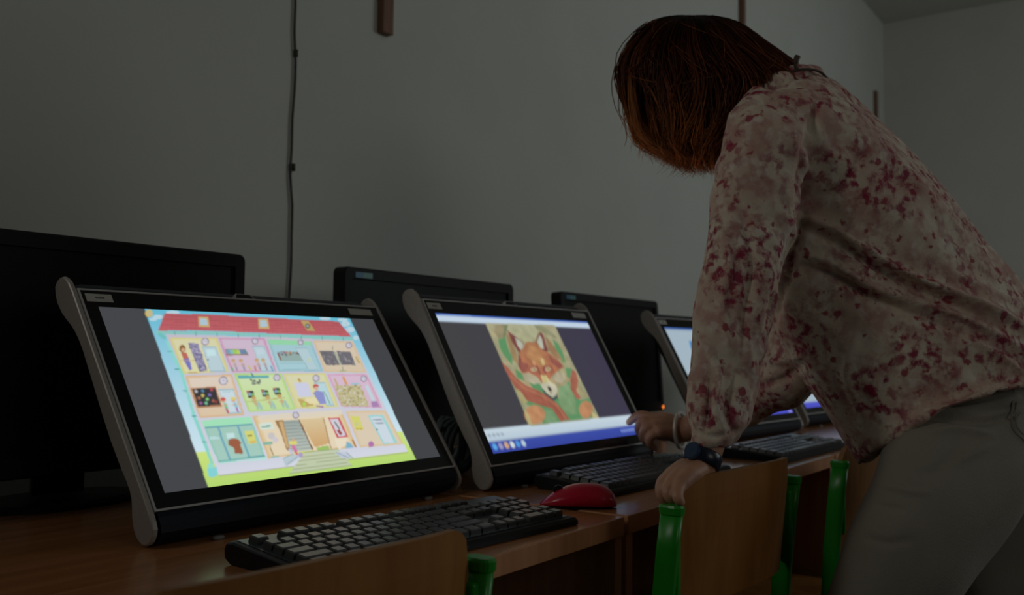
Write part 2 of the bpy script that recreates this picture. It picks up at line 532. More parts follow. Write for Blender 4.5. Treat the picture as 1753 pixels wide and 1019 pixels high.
    c.poly([(321, 589.5), (338, 590), (354, 637), (340.5, 638)], (130, 126, 158))
    c.speckle([(321, 590), (338, 590), (353, 636), (341, 637)], [(95, 92, 130), (165, 160, 185)], 60, 1.5, 1)
    door([(344, 595), (368, 595), (385, 638), (359, 639)]); c.poly([(351, 601), (366, 600), (369, 611), (354, 612)], (190, 220, 225))
    c.dot((355, 618), 1.5, (90, 100, 110)); clock(350, 587)
    c.dot((311.5, 599), 5.5, (130, 95, 55), 6.5); c.dot((312.5, 601), 3.2, (205, 160, 130)); c.poly([(309, 606), (318, 606), (322, 616), (313, 618)], (178, 100, 85))
    c.poly([(313, 617.5), (322.5, 615), (328, 634), (323.5, 636)], (112, 108, 185)); c.line([(307, 620), (332, 619)], 1.2, (190, 160, 110)); c.line([(321, 640), (336, 640)], 2, (170, 125, 85))
    room([(372.5, 580.5), (451, 581), (471.5, 638), (396, 640)], (195, 135, 170), (198, 178, 198), (200, 178, 196))
    c.poly([(384, 600), (419, 600), (424, 610), (386, 611)], (135, 125, 125))
    for k, cl in enumerate([(115, 150, 175), (125, 180, 185), (150, 195, 85), (175, 200, 95), (105, 125, 175), (95, 130, 150)]):
        c.poly([(385 + 5.7 * k, 600.5), (390.5 + 5.7 * k, 600.5), (393 + 5.7 * k, 608), (387.5 + 5.7 * k, 608)], cl)
    c.line([(386, 610), (424, 609.5)], 1.6, (165, 110, 100))
    door([(430, 594), (450, 594), (470, 638), (446, 639)]); c.poly([(436, 600), (449, 600), (452, 608), (439, 609)], (185, 205, 215)); clock(435, 586, 4.5)
    for (x, y) in ((398, 620), (411, 620), (438, 619), (449, 619)): kid(x, y, (185, 155, 110), (165, 152, 165), (150, 140, 160), 0.85)
    c.line([(395, 630), (398, 637)], 3, (110, 160, 120)); c.line([(424, 628), (428, 636)], 3, (195, 180, 100)); c.line([(434, 628), (437, 637)], 3, (190, 120, 100)); c.line([(462, 628), (466, 638)], 3, (110, 155, 190))
    room([(456, 582.5), (531, 586), (552, 638), (475, 638)], (135, 180, 190), (155, 192, 202), (160, 198, 205))
    c.poly([(457, 582.5), (530, 586), (533, 593), (460, 592)], (140, 205, 160)); clock(513, 588, 4)
    c.poly([(473, 604), (516, 605), (522, 620), (477.5, 621)], (140, 165, 160)); c.speckle([(474, 604), (514, 605), (516, 610), (476, 610)], [(120, 100, 140), (170, 130, 90), (100, 130, 150), (90, 80, 90)], 30, 1.6, 2)
    c.line([(474, 606), (479, 618)], 2.5, (130, 80, 75)); door([(503, 596), (524, 597), (544, 636), (527, 636)], (172, 198, 205)); c.dot((528, 618), 2.5, (190, 200, 150))
    c.line([(477, 624), (522, 624), (524, 634), (482, 634)], 1.2, (140, 175, 185))
    room([(535, 585.5), (602.5, 586.5), (626, 640), (554, 638.5)], (205, 180, 135), (208, 192, 170), (205, 188, 162))
    for q in ([(544.8, 603), (569.6, 603), (580.5, 627), (556.5, 627)], [(574.5, 603), (598.4, 604), (607.4, 627), (583, 627)]):
        c.poly(q, (105, 102, 108)); c.speckle(q, [(130, 126, 135), (150, 148, 152), (95, 92, 98)], 26, 1.3, int(q[0][0]))
    c.line([(568, 594), (568, 601)], 1.6, (120, 150, 130)); c.line([(571.5, 604), (582, 626)], 2.4, (150, 165, 145)); c.line([(585, 630), (586, 637)], 1.6, (120, 150, 130)); c.line([(580, 637), (592, 637)], 1.5, (110, 150, 125))
    clock(596, 593, 4.5); c.line([(608, 612), (614, 624)], 3, (180, 160, 100))
    # row 2
    room([(316.5, 646), (395.5, 643), (417, 712), (341, 717)], (208, 172, 125), (215, 200, 185), (214, 190, 160))
    bb = [(328, 668), (366, 666), (377, 695), (339, 697.5)]
    c.poly([(325, 666), (368, 664), (379, 698), (337, 700)], (170, 120, 85)); c.poly(bb, (58, 58, 62))
    for (x, y), cl in zip(((335, 672), (346, 671), (361, 669), (346, 679), (358, 678), (340, 683), (354, 685), (343, 692), (352, 692), (364, 688), (369, 690)),
                          ((170, 175, 180), (80, 125, 160), (165, 70, 80), (185, 175, 90), (115, 100, 170), (160, 100, 70), (120, 200, 110), (140, 85, 140), (110, 180, 140), (150, 85, 70), (120, 60, 60))): c.dot((x, y), 2.8, cl)
    door([(372, 668), (398, 667), (413, 709), (388, 711)], (195, 212, 220)); c.line([(379, 673), (394, 673)], 1.3, (150, 190, 200)); clock(381, 654, 6.5)
    kid(381, 687, (195, 80, 70), (110, 185, 130), (190, 75, 75), 1.1); kid(398, 686, (215, 200, 100), (125, 185, 200), (165, 105, 170), 1.05)
    room([(399.5, 642), (480, 641), (505, 703), (425, 708)], (165, 205, 110), (200, 218, 170), (188, 215, 145))
    c.poly([(405, 645), (458.6, 645), (459, 649.5), (407, 650.5)], (95, 165, 170)); c.line([(428, 640), (433, 648)], 2.5, (80, 130, 140))
    c.speckle([(426, 652), (444, 652), (446, 659), (430, 660)], [(80, 88, 85), (120, 130, 120)], 26, 1.5, 5); clock(472.5, 648.5, 5)
    for (x, y) in ((427, 677), (452, 675.5), (472, 672)):
        c.poly([(x - 7, y - 6), (x + 5, y - 6), (x + 8, y + 6), (x - 3, y + 6)], (70, 68, 62)); c.dot((x - 1, y), 3, (130, 165, 185)); c.dot((x + 4, y), 2.4, (120, 180, 90)); c.dot((x - 4, y - 4), 2, (170, 85, 80))
    for (x, y) in ((433, 684), (457, 683), (477, 681)): kid(x, y, (185, 160, 90), (190, 170, 120), (150, 185, 165), 0.95)
    for (x, y) in ((440, 686), (463, 685), (485, 684)): c.line([(x, y + 4), (x + 7, y + 17)], 5, (155, 190, 175))
    c.line([(420, 690), (486, 683)], 1.6, (175, 170, 105))
    room([(483, 642), (554.5, 641), (579, 699), (506, 702)], (205, 200, 115), (210, 208, 170), (212, 206, 150))
    c.poly([(501, 657.5), (525.6, 657.5), (534, 681), (510.5, 682)], (198, 200, 222)); c.line([(509, 650), (513, 656)], 4, (180, 150, 80)); clock(539.5, 649.5, 5)
    door([(535, 656), (554.5, 656), (571, 697), (558, 698)], (178, 208, 215)); c.poly([(508, 685), (532, 684), (535, 697), (515, 699)], (185, 160, 95)); c.poly([(516, 686), (541, 682), (547, 692), (530, 694)], (222, 212, 165)); c.dot((519, 694), 3.5, (165, 205, 90))
    c.dot((539, 663.5), 5, (185, 80, 75), 4); c.dot((540, 667), 3.4, (205, 165, 150)); c.poly([(534.5, 675), (540, 670.5), (552, 673), (557, 693), (546, 694)], (135, 140, 195)); c.line([(553, 672), (564, 694)], 1.6, (120, 160, 120)); c.line([(540, 697), (552, 699)], 2.4, (150, 105, 165))
    room([(559, 642.5), (626.5, 643), (653.5, 700.5), (583, 698.5)], (205, 150, 180), (208, 180, 202), (205, 175, 192))
    sh = [(571, 662), (615, 661.5), (631, 698), (584, 697.5)]
    c.poly(sh, (188, 180, 140)); c.speckle(sh, [(165, 155, 100), (205, 198, 185), (175, 168, 120), (150, 140, 100)], 110, 1.7, 8)
    c.line([(571, 650), (577, 663)], 3, (185, 165, 125)); c.line([(586, 647), (592, 661)], 4, (205, 150, 90)); c.line([(600, 659), (614, 659)], 3.5, (150, 185, 200)); clock(621.5, 650.5, 4.5)
    c.line([(626, 662), (641, 693)], 5.5, (185, 205, 215)); c.poly([(634, 690), (644, 689), (649, 699), (636, 699)], (160, 125, 170))
    # row 3
    room([(344, 721.5), (427.5, 715), (453, 784), (373, 794)], (135, 195, 180), (155, 195, 180), (158, 198, 185))
    c.poly([(344, 721.5), (427.5, 715), (431, 727), (349, 733)], (155, 220, 180)); c.line([(350, 734), (430, 728)], 2.2, (90, 150, 165))
    c.line([(372, 733), (393, 790)], 3.4, (105, 160, 180)); c.line([(405, 730), (426, 785.5)], 3.4, (105, 160, 180)); c.line([(374, 791), (452, 782)], 2, (85, 155, 160)); c.line([(376, 795), (455, 786)], 2.6, (170, 225, 210))
    c.line([(358, 752), (374, 751)], 4.2, (180, 215, 215)); c.poly([(386, 743), (399.5, 742), (401, 751), (388, 753)], (190, 220, 222))
    c.poly([(390, 755), (396, 752), (406, 753), (412, 760), (410, 763), (415, 778), (402, 778.5), (398, 767), (390, 764)], (150, 88, 62))
    c.poly([(417, 740), (432, 739), (438, 760), (425, 762)], (208, 208, 110)); c.line([(422, 748), (430, 747)], 3, (120, 120, 70)); c.line([(426, 759), (437, 758)], 2.4, (215, 160, 80))
    room([(430.5, 714.5), (583, 705), (609.5, 767), (458, 787)], (210, 180, 130), (222, 206, 175), (224, 208, 178))
    c.line([(440, 717), (584, 708)], 8, (215, 205, 185))
    c.poly([(440.7, 727), (464, 725), (469, 735.5), (445, 738.5)], (205, 220, 210)); c.line([(446, 733), (462, 731)], 2.6, (125, 165, 140))
    c.line([(449, 762), (465, 760)], 5, (120, 175, 155)); c.line([(460, 764), (467, 782)], 2, (150, 130, 80)); c.line([(462, 785), (476, 783)], 2.4, (120, 175, 155)); c.dot((463, 748), 6, (195, 190, 190)); c.dot((470, 755), 5, (200, 195, 200))
    c.poly([(469, 722), (484, 721.5), (497, 776), (489, 772), (480, 745)], (150, 115, 78)); c.poly([(476, 724), (482, 723), (493, 768), (489, 768)], (200, 165, 115))
    c.poly([(483, 722), (510.5, 721), (533, 773), (496, 776)], (150, 160, 155), (178, 188, 178))
    for k in range(9): c.line([(484.5 + 1.5 * k, 726 + 5.6 * k), (512 + 2.4 * k, 725 + 5.5 * k)], 1.1, (120, 132, 130))
    c.poly([(511, 720), (551.5, 717), (563, 761), (537.5, 768)], (212, 190, 148), (200, 158, 105)); c.line([(510, 720), (534, 772)], 2.2, (120, 85, 55)); c.line([(552, 717), (563, 762), (566, 772)], 1.5, (150, 120, 85))
    c.poly([(540, 768), (561, 765), (563, 772), (543, 775)], (150, 185, 95)); c.line([(510, 777), (536, 774)], 2, (185, 200, 70))
    c.poly([(559.7, 717.5), (579, 716.5), (595, 750.5), (576, 752.5)], (195, 80, 88)); c.poly([(563, 720), (577, 719.5), (590.5, 748), (578, 749.5)], (205, 200, 212)); c.line([(571, 724), (580, 737)], 2.4, (95, 115, 105)); c.line([(577, 738), (583, 746)], 5, (150, 75, 70))
    c.poly([(571, 753), (593, 751), (590, 765), (578, 772)], (228, 216, 190)); c.poly([(592, 758), (600, 762), (604, 769), (590, 770)], (120, 170, 195)); c.line([(602, 755), (608, 768)], 3, (160, 110, 70))
    clock(504.7, 712.7, 4.8)
    room([(590, 706), (658.6, 705), (690.5, 764), (614.5, 768)], (212, 185, 140), (212, 196, 175), (214, 198, 172))
    c.poly([(598, 714.5), (613, 714.5), (621.5, 738), (608, 739.5)], (205, 205, 105)); c.dot((609, 728), 3.5, (195, 195, 140)); c.line([(608, 736.5), (619, 736)], 2, (190, 150, 80))
    c.poly([(628, 713), (654.5, 712.5), (680, 761), (655, 763)], (150, 205, 205)); c.poly([(632, 716), (652, 715.5), (674, 760), (657, 761)], (198, 212, 222))
    c.line([(637, 721.5), (653, 720.5)], 2.2, (150, 160, 172)); c.line([(641, 727.5), (656, 726.5)], 2.2, (150, 160, 172)); c.dot((644, 738), 1.8, (110, 125, 140)); c.dot((634, 763), 5, (170, 110, 165)); c.line([(630, 767), (633, 772)], 2.5, (195, 165, 110))
    # foot of the house, steps
    c.poly([(372, 796), (458, 787), (691, 763), (697, 775.5), (374, 815)], (202, 206, 220), (208, 210, 224))
    c.line([(374, 815.5), (698, 777)], 1.2, (150, 150, 120))
    st = [(520, 777), (578, 771), (601, 799), (493, 813)]
    c.poly(st, (190, 200, 168), (184, 196, 162))
    for k in range(6):
        t = k / 5.0
        c.line([(520 - 27 * t, 777 + 36 * t), (578 + 23 * t, 771 + 28 * t)], 1.1, (140, 150, 118))
    c.poly([(484, 790), (504, 779), (512, 784), (488, 801)], (178, 195, 205)); c.line([(483, 788), (500, 779)], 1.6, (110, 165, 155)); c.line([(490, 797), (508, 784)], 1.2, (120, 150, 150))
    c.poly([(570, 776), (592, 776), (602, 786), (585, 787)], (188, 196, 212)); c.line([(574, 777), (598, 787)], 1.2, (120, 145, 150)); c.line([(592, 777), (603, 787)], 1.2, (110, 150, 140))
    c.dot((500.5, 760), 7.5, (215, 208, 110), 3.6); c.dot((501, 755), 2.5, (205, 160, 120)); c.line([(499, 764), (506, 776)], 5.5, (208, 110, 160)); c.line([(505, 775), (508, 781)], 3, (200, 100, 80)); c.dot((513, 781), 4, (168, 150, 192)); c.line([(494, 770), (498, 780)], 4, (185, 190, 215))
    bright = c.a.max(2, keepdims=True) > 0.1
    c.a = np.where(bright, c.a ** 0.93, c.a)
    c.soften(2)
    return c


def fox_picture():
    c = Canvas(400, 217, homography([(743.7, 535.4), (1006.3, 554.9), (1093, 746), (845.5, 779)], [(0, DH), (DW, DH), (DW, 0), (0, 0)]))
    t = np.linspace(0, 1, c.W)[None, :, None]
    c.a[:] = np.array(lin((68, 68, 70))) * (1 - t) + np.array(lin((62, 58, 76))) * t
    hp = c.fn

    def uv(u0, v0, u1, v1): return [(u0, v0), (u1, v0), (u1, v1), (u0, v1)]
    c.fn = lambda p: (p[0], p[1])
    c.poly(uv(0, 0.269, DW, DH + 0.01), (50, 85, 165)); c.poly(uv(0, 0.2585, DW, 0.2705), (190, 208, 225))
    c.poly(uv(0, 0.0235, DW, 0.0455), (196, 212, 222), (180, 198, 212)); c.poly(uv(0, 0.020, DW, 0.0245), (150, 165, 185))
    c.poly(uv(0, -0.01, DW, 0.021), (60, 78, 165), (52, 64, 148))
    for k, cl in enumerate(((90, 165, 225), (150, 150, 190), (215, 165, 110), (205, 215, 215), (80, 150, 215), (180, 200, 215))):
        c.dot((0.012 + k * 0.0165, 0.0125), 0.0062, cl)
    for k in range(7): c.dot((0.440 + k * 0.0095, 0.0125), 0.0042, (120, 140, 205), 0.0035)
    for k in range(4): c.dot((0.010 + k * 0.012, 0.034), 0.0045, (150, 165, 180), 0.003)
    c.poly(uv(0.012, 0.2715, 0.10, 0.2735), (120, 150, 205))
    c.fn = lambda p: hp((820 + 0.19625 * p[0], 540 + 0.19625 * p[1]))      # picture traced in its own frame
    P = c.poly
    P([(62, 76), (668, 104), (1042, 912), (450, 978)], (166, 160, 120), (150, 152, 110))
    # warm marbled ground
    c.speckle([(120, 115), (630, 135), (960, 860), (490, 915)], [(160, 150, 105), (172, 158, 112), (150, 150, 105), (176, 150, 104)], 160, 26, 21)
    P([(262, 84), (250, 160), (300, 205), (360, 240), (430, 248), (500, 238), (528, 160), (480, 95)], (170, 170, 132), (165, 165, 122))
    P([(150, 95), (245, 90), (250, 150), (225, 200), (180, 220), (140, 160)], (150, 138, 100))
    P([(480, 100), (560, 105), (690, 210), (660, 220), (580, 170)], (140, 142, 104))
    # leaves
    G1, G2 = (92, 142, 98), (112, 152, 104)
    P([(175, 225), (235, 205), (262, 300), (300, 400), (295, 450), (230, 370), (190, 300)], G1)
    P([(235, 95), (262, 92), (236, 200), (215, 210)], (112, 128, 88))
    P([(650, 225), (700, 270), (740, 350), (760, 430), (730, 430), (680, 320)], G1)
    P([(320, 480), (380, 520), (400, 590), (340, 560)], G1)
    P([(440, 600), (560, 620), (640, 720), (700, 740), (760, 640), (780, 590), (830, 680), (880, 760), (960, 740), (1010, 900), (560, 960), (540, 840), (380, 770), (400, 740), (560, 740), (480, 660)], G1)
    P([(700, 640), (790, 620), (840, 760), (850, 880), (760, 880), (700, 780)], (125, 162, 112), (115, 150, 100))
    P([(760, 480), (810, 480), (800, 570), (770, 560)], G1)
    P([(560, 830), (640, 850), (690, 930), (580, 955)], G2)
    # ears
    P([(250, 140), (300, 180), (390, 250), (410, 330), (360, 350), (310, 270)], (128, 66, 62)); P([(320, 205), (385, 250), (400, 300), (380, 325), (345, 280)], (175, 178, 158))
    P([(545, 160), (570, 190), (610, 330), (580, 350), (510, 290), (500, 250), (520, 190)], (128, 66, 62)); P([(540, 185), (558, 230), (574, 310), (548, 310), (512, 250)], (178, 182, 160))
    P([(240, 160), (275, 190), (330, 330), (350, 450), (300, 400), (270, 280)], (160, 130, 82)); P([(585, 200), (640, 260), (700, 350), (740, 420), (680, 390), (610, 320)], (160, 122, 78))
    # head
    P([(350, 350), (400, 290), (420, 250), (500, 248), (560, 320), (625, 350), (700, 410), (745, 470), (700, 500), (650, 540), (600, 600), (560, 610), (510, 560), (440, 520), (380, 520), (355, 450)], (172, 112, 66), (180, 100, 62))
    P([(350, 350), (380, 400), (370, 500), (350, 450)], (135, 70, 62)); P([(600, 350), (740, 460), (715, 490), (640, 430)], (150, 78, 66)); P([(360, 420), (440, 440), (430, 510), (380, 515)], (150, 80, 66))
    P([(440, 270), (520, 300), (590, 440), (540, 470), (480, 420), (420, 380)], (185, 130, 72), None, 0.8)
    P([(545, 390), (572, 400), (580, 450), (560, 455), (548, 425)], (205, 180, 110)); P([(468, 410), (490, 420), (500, 450), (480, 450)], (200, 150, 92))
    # eyes
    for (x, y) in ((485, 490), (604, 488)):
        c.dot((x, y), 46, (150, 76, 60), 34); c.dot((x, y), 33, (196, 140, 100), 23); c.dot((x + 2, y), 17, (172, 172, 120), 15); c.dot((x + 4, y - 1), 6, (90, 70, 50))
    c.line([(508, 460), (530, 500), (540, 540)], 10, (120, 55, 60)); c.line([(580, 460), (575, 500), (590, 530)], 10, (120, 55, 60))
    # cheeks, muzzle
    P([(395, 525), (440, 515), (520, 560), (550, 610), (480, 615), (420, 590), (400, 560)], (168, 158, 122), (182, 172, 140))
    P([(650, 560), (690, 515), (745, 520), (760, 570), (730, 610), (680, 600)], (172, 162, 126), (182, 172, 140))
    P([(545, 540), (590, 540), (620, 590), (640, 610), (560, 610)], (205, 190, 118))
    P([(540, 615), (620, 600), (672, 620), (688, 670), (668, 725), (640, 735), (590, 700), (560, 660)], (195, 190, 160))
    P([(545, 640), (600, 700), (650, 738), (685, 700), (690, 740), (640, 770), (580, 710)], (62, 78, 80)); P([(600, 640), (622, 640), (640, 665), (630, 685), (610, 670)], (55, 50, 50)); c.line([(628, 672), (632, 700)], 6, (90, 80, 70))
    # tail and body sweeps
    P([(205, 420), (260, 470), (330, 560), (420, 630), (520, 670), (600, 720), (680, 780), (740, 850), (790, 925), (710, 935), (640, 830), (540, 800), (430, 760), (340, 680), (270, 560), (225, 470)], (170, 92, 66), (160, 84, 60))
    c.line([(280, 540), (400, 650), (560, 720), (680, 800), (760, 920)], 16, (182, 112, 74), 0.7)
    P([(815, 490), (850, 520), (870, 600), (850, 680), (890, 740), (850, 750), (800, 660), (800, 560)], (166, 92, 66)); P([(860, 600), (900, 680), (940, 720), (900, 740), (865, 680)], (158, 150, 100))
    P([(330, 650), (380, 690), (430, 770), (390, 790), (350, 720)], (168, 158, 100))
    c.dot((490, 880), 92, (190, 130, 78), 82); c.dot((930, 838), 62, (188, 126, 76), 74)
    P([(395, 830), (430, 960), (470, 978), (440, 880)], (178, 165, 105)); P([(980, 850), (1010, 880), (1042, 912), (985, 915)], (182, 170, 108))
    nz = np.random.default_rng(5).random((28, 52)); ys = np.linspace(0, 27, c.H); xs = np.linspace(0, 51, c.W)
    y0 = ys.astype(int).clip(0, 26); x0 = xs.astype(int).clip(0, 50); fy = (ys - y0)[:, None]; fx = (xs - x0)[None]
    mm = (nz[y0][:, x0] * (1 - fy) + nz[y0 + 1][:, x0] * fy) * (1 - fx) + (nz[y0][:, x0 + 1] * (1 - fy) + nz[y0 + 1][:, x0 + 1] * fy) * fx
    pic = (c.a.max(2) - c.a.min(2)) > 0.06
    bar = c.a[..., 2] > c.a[..., 0] * 1.02
    gr = c.a.mean(2, keepdims=True); c.a = np.where((pic & ~bar)[..., None], c.a * 0.80 + gr * 0.20, c.a)
    c.a *= np.where((pic & ~bar)[..., None], 0.84 + 0.32 * mm[..., None], 1.0)
    c.soften(5)
    c.fn = lambda p: (p[0], p[1])
    return c


def desktop_picture():
    c = Canvas(120, 65, lambda p: p)
    c.a[:] = np.array(lin((160, 178, 190)))
    c.poly([(0, 0.268), (DW, 0.268), (DW, DH + .01), (0, DH + .01)], (40, 80, 150))
    c.poly([(0, 0), (DW, 0), (DW, 0.02), (0, 0.02)], (75, 80, 190)); c.dot((0.49, 0.010), 0.012, (130, 130, 220))
    c.poly([(0.085, 0.20), (0.16, 0.20), (0.16, 0.235), (0.10, 0.235)], (60, 125, 185)); c.poly([(0.20, 0.05), (0.45, 0.05), (0.45, 0.17), (0.20, 0.17)], (200, 205, 210))
    c.soften(1)
    return c


# ------------------------------------------------------------------ touch monitors
ARM = [(0.3236, 0.0041), (0.3300, 0.0085), (0.3335, 0.0160), (0.3340, 0.0240), (0.3306, 0.0318), (0.3200, 0.0372), (0.3071, 0.0390), (0.2920, 0.0372), (0.2766, 0.0322), (0.2640, 0.0270), (0.2522, 0.0235), (0.2360, 0.0212),
       (0.2200, 0.0205), (0.1784, 0.0225), (0.1300, 0.0250), (0.0882, 0.0260), (0.0468, 0.0240), (0.0300, 0.0222), (0.0182, 0.0222), (0.0080, 0.0245), (0.0026, 0.0270), (-0.0100, 0.0340), (-0.0238, 0.0385), (-0.0330, 0.0390), (-0.0409, 0.0365), (-0.0480, 0.0325),
       (-0.0515, 0.0270), (-0.0530, 0.0215), (-0.0523, 0.0146), (-0.0490, 0.0080), (-0.0431, 0.0025), (-0.0340, 0.0002), (-0.0248, -0.0005), (0.0, -0.0008), (0.15, -0.0008), (0.30, -0.0008), (0.315, 0.0008)]


def touch_monitor(x, y, head, tilt, pic, label):
    t = thing('touch_monitor', label, 'monitor', (x, y, TZ), math.radians(head), 'silver armed touch monitors')
    a = math.radians(tilt); Z0 = 0.0602; ct, st = math.cos(a), math.sin(a)

    def P(u, v, n): return (u, v * st + n * ct, Z0 + v * ct - n * st)
    U0, U1, V0, V1 = -0.0185, 0.5305, -0.0195, 0.3015

    def slab(u0, u1, v0, v1, n0, n1):
        return MB().add([P(*q) for q in ((u0, v0, n0), (u1, v0, n0), (u1, v1, n0), (u0, v1, n0), (u0, v0, n1), (u1, v0, n1), (u1, v1, n1), (u0, v1, n1))],
                        [(0, 1, 2, 3), (7, 6, 5, 4), (0, 4, 5, 1), (1, 5, 6, 2), (2, 6, 7, 3), (3, 7, 4, 0)])
    # front glass
    put('bezel_glass', slab(U0, U1, V0, V1, 0.0, 0.012), M['gloss'], t)
    put('screen', pic.mesh(P), M['screen'], t)
    # silver trim: one loop of four bars
    tr = MB()
    w = 0.0028
    for q in ((U0 - w, U1 + w, V1, V1 + w), (U0 - w, U1 + w, V0 - w, V0), (U0 - w, U0, V0, V1), (U1, U1 + w, V0, V1)):
        s = slab(q[0], q[1], q[2], q[3], -0.0012, 0.010); tr.add(s.v, s.f)
    put('trim_frame', tr, M['trim'], t)
    # rear housing: bulging shell
    rs = []
    for (n, e, e2) in ((0.0098, 0.0026, 0.004), (0.011, 0.0026, 0.014), (0.020, 0.0015, 0.026), (0.030, 0.0, 0.031), (0.037, -0.008, 0.022), (0.044, -0.03, -0.005), (0.048, -0.06, -0.04)):
        ring = []
        u0, u1, v0, v1 = U0 - e, U1 + e, V0 - e, V1 + e2; r = 0.02
        for (cu, cv, a0) in ((u1 - r, v1 - r, 0), (u0 + r, v1 - r, 90), (u0 + r, v0 + r, 180), (u1 - r, v0 + r, 270)):
            for k in range(4):
                g = math.radians(a0 + k * 30); ring.append(P(cu + r * math.cos(g), cv + r * math.sin(g), n))
        rs.append(ring)
    put('back_housing', MB().rings(rs), M['navy'], t, smooth=False)
    # lower speaker bar, rounded right end
    rs = []
    prof = [(-0.0225, 0.000), (-0.030, -0.0015), (-0.040, -0.0005), (-0.048, 0.004), (-0.0525, 0.012), (-0.053, 0.022), (-0.050, 0.034), (-0.040, 0.042), (-0.0225, 0.042)]
    for u, k in ((U0 - 0.001, 1.0), (0.50, 1.0), (0.515, 0.97), (0.525, 0.88), (0.530, 0.74)):
        rs.append([P(u, -0.0225 + (v + 0.0225) * k, 0.02 + (n - 0.02) * (0.6 + 0.4 * k)) for v, n in prof])
    put('speaker_bar', MB().rings(rs), M['navy'], t)
    # arms
    for s, (ua, ub) in enumerate(((-0.0290, U0 - 0.0029), (U1 + 0.0029, 0.5400))):
        A = MB(); n = len(ARM); cy = np.mean(np.array(ARM), 0)
        rs = []
        for u, sh in ((ua, 0.0022), (ua + 0.0012, 0.0006), ((ua + ub) / 2, 0), (ub - 0.0012, 0.0006), (ub, 0.0022)):
            ring = []
            for i in range(n):
                p0 = np.array(ARM[i - 1]); p1 = np.array(ARM[(i + 1) % n]); d = p1 - p0; nn = np.array([-d[1], d[0]]); nn = nn / (np.linalg.norm(nn) + 1e-9)
                q = np.array(ARM[i]) - nn * sh * (-1)
                ring.append(P(u, q[0], q[1]))
            rs.append(ring)
        A.rings(rs)
        put('side_arm', A, M['silver'], t)
    # hinge and rear prop
    put('rear_stand', MB().prism([(0.20, 0.046), (0.0, 0.046), (-0.02, 0.075)], lambda p, u: P(u, p[0], p[1]), 0.17, 0.34), M['black'], t)
    # camera bump on top edge
    wc = MB().prism([(0.2285, 0.3043), (0.2350, 0.3150), (0.2620, 0.3145), (0.2700, 0.3043)], lambda p, n: P(p[0], p[1], n), 0.002, 0.014)
    wo = put('webcam', wc, M['trim'], t)
    put('webcam_lens', MB().prism([(0.2315, 0.3050), (0.2365, 0.3135), (0.2605, 0.3132), (0.2665, 0.3050)], lambda p, n: P(p[0], p[1], n), 0.0012, 0.004), M['gloss'], wo)
    # stickers
    sk = put('sticker', slab(-0.0130, 0.0240, 0.2840, 0.2968, -0.0006, 0.0), M['label'], t); sk['label'] = 'grey name sticker in the top left corner'
    ink = MB()
    for k, (du, h) in enumerate(((0, 3), (1.6, 2), (3.2, 2.2), (4.8, 2), (6.4, 3), (8, 2), (9.6, 2.4), (11.2, 3))):
        s = slab(0.0000 + du * 1e-3, 0.0000 + du * 1e-3 + 0.0011, 0.2892, 0.2892 + h * 1e-3, -0.0008, -0.0005); ink.add(s.v, s.f)
    put('printed_word', ink, M['ink'], sk)
    sk = put('sticker', slab(0.4600, 0.5135, 0.2840, 0.2968, -0.0006, 0.0), M['label'], t); sk['label'] = 'wide grey sticker in the top right corner'
    for u in (0.058, 0.45):
        f = MB(); cx = P(u, -0.046, -0.001)
        f.rings([[(cx[0] + r * math.cos(k) * 1.0, cx[1] + r * 0.6 * math.sin(k), z) for k in np.linspace(0, 6.283, 12, endpoint=False)] for r, z in ((0.007, 0.0), (0.009, 0.002), (0.007, 0.0045))])
        put('foot_pad', f, M['pale'], t)
    return t


touch_monitor(0.68903, 0.98596, -0.836, 34.883, house_picture(), 'left touch monitor, tilted back, showing a colourful cartoon house cut open')
touch_monitor(1.28561, 0.93422, -1.736, 29.422, fox_picture(), 'middle touch monitor showing a painted fox head above a blue taskbar')
touch_monitor(2.240, 0.950, -5.0, 29.422, desktop_picture(), 'third touch monitor with a pale desktop screen, half hidden behind the near sleeve')
touch_monitor(2.995, 0.945, -5.0, 29.422, desktop_picture(), 'farthest touch monitor, only a sliver glimpsed between far elbow and chest')


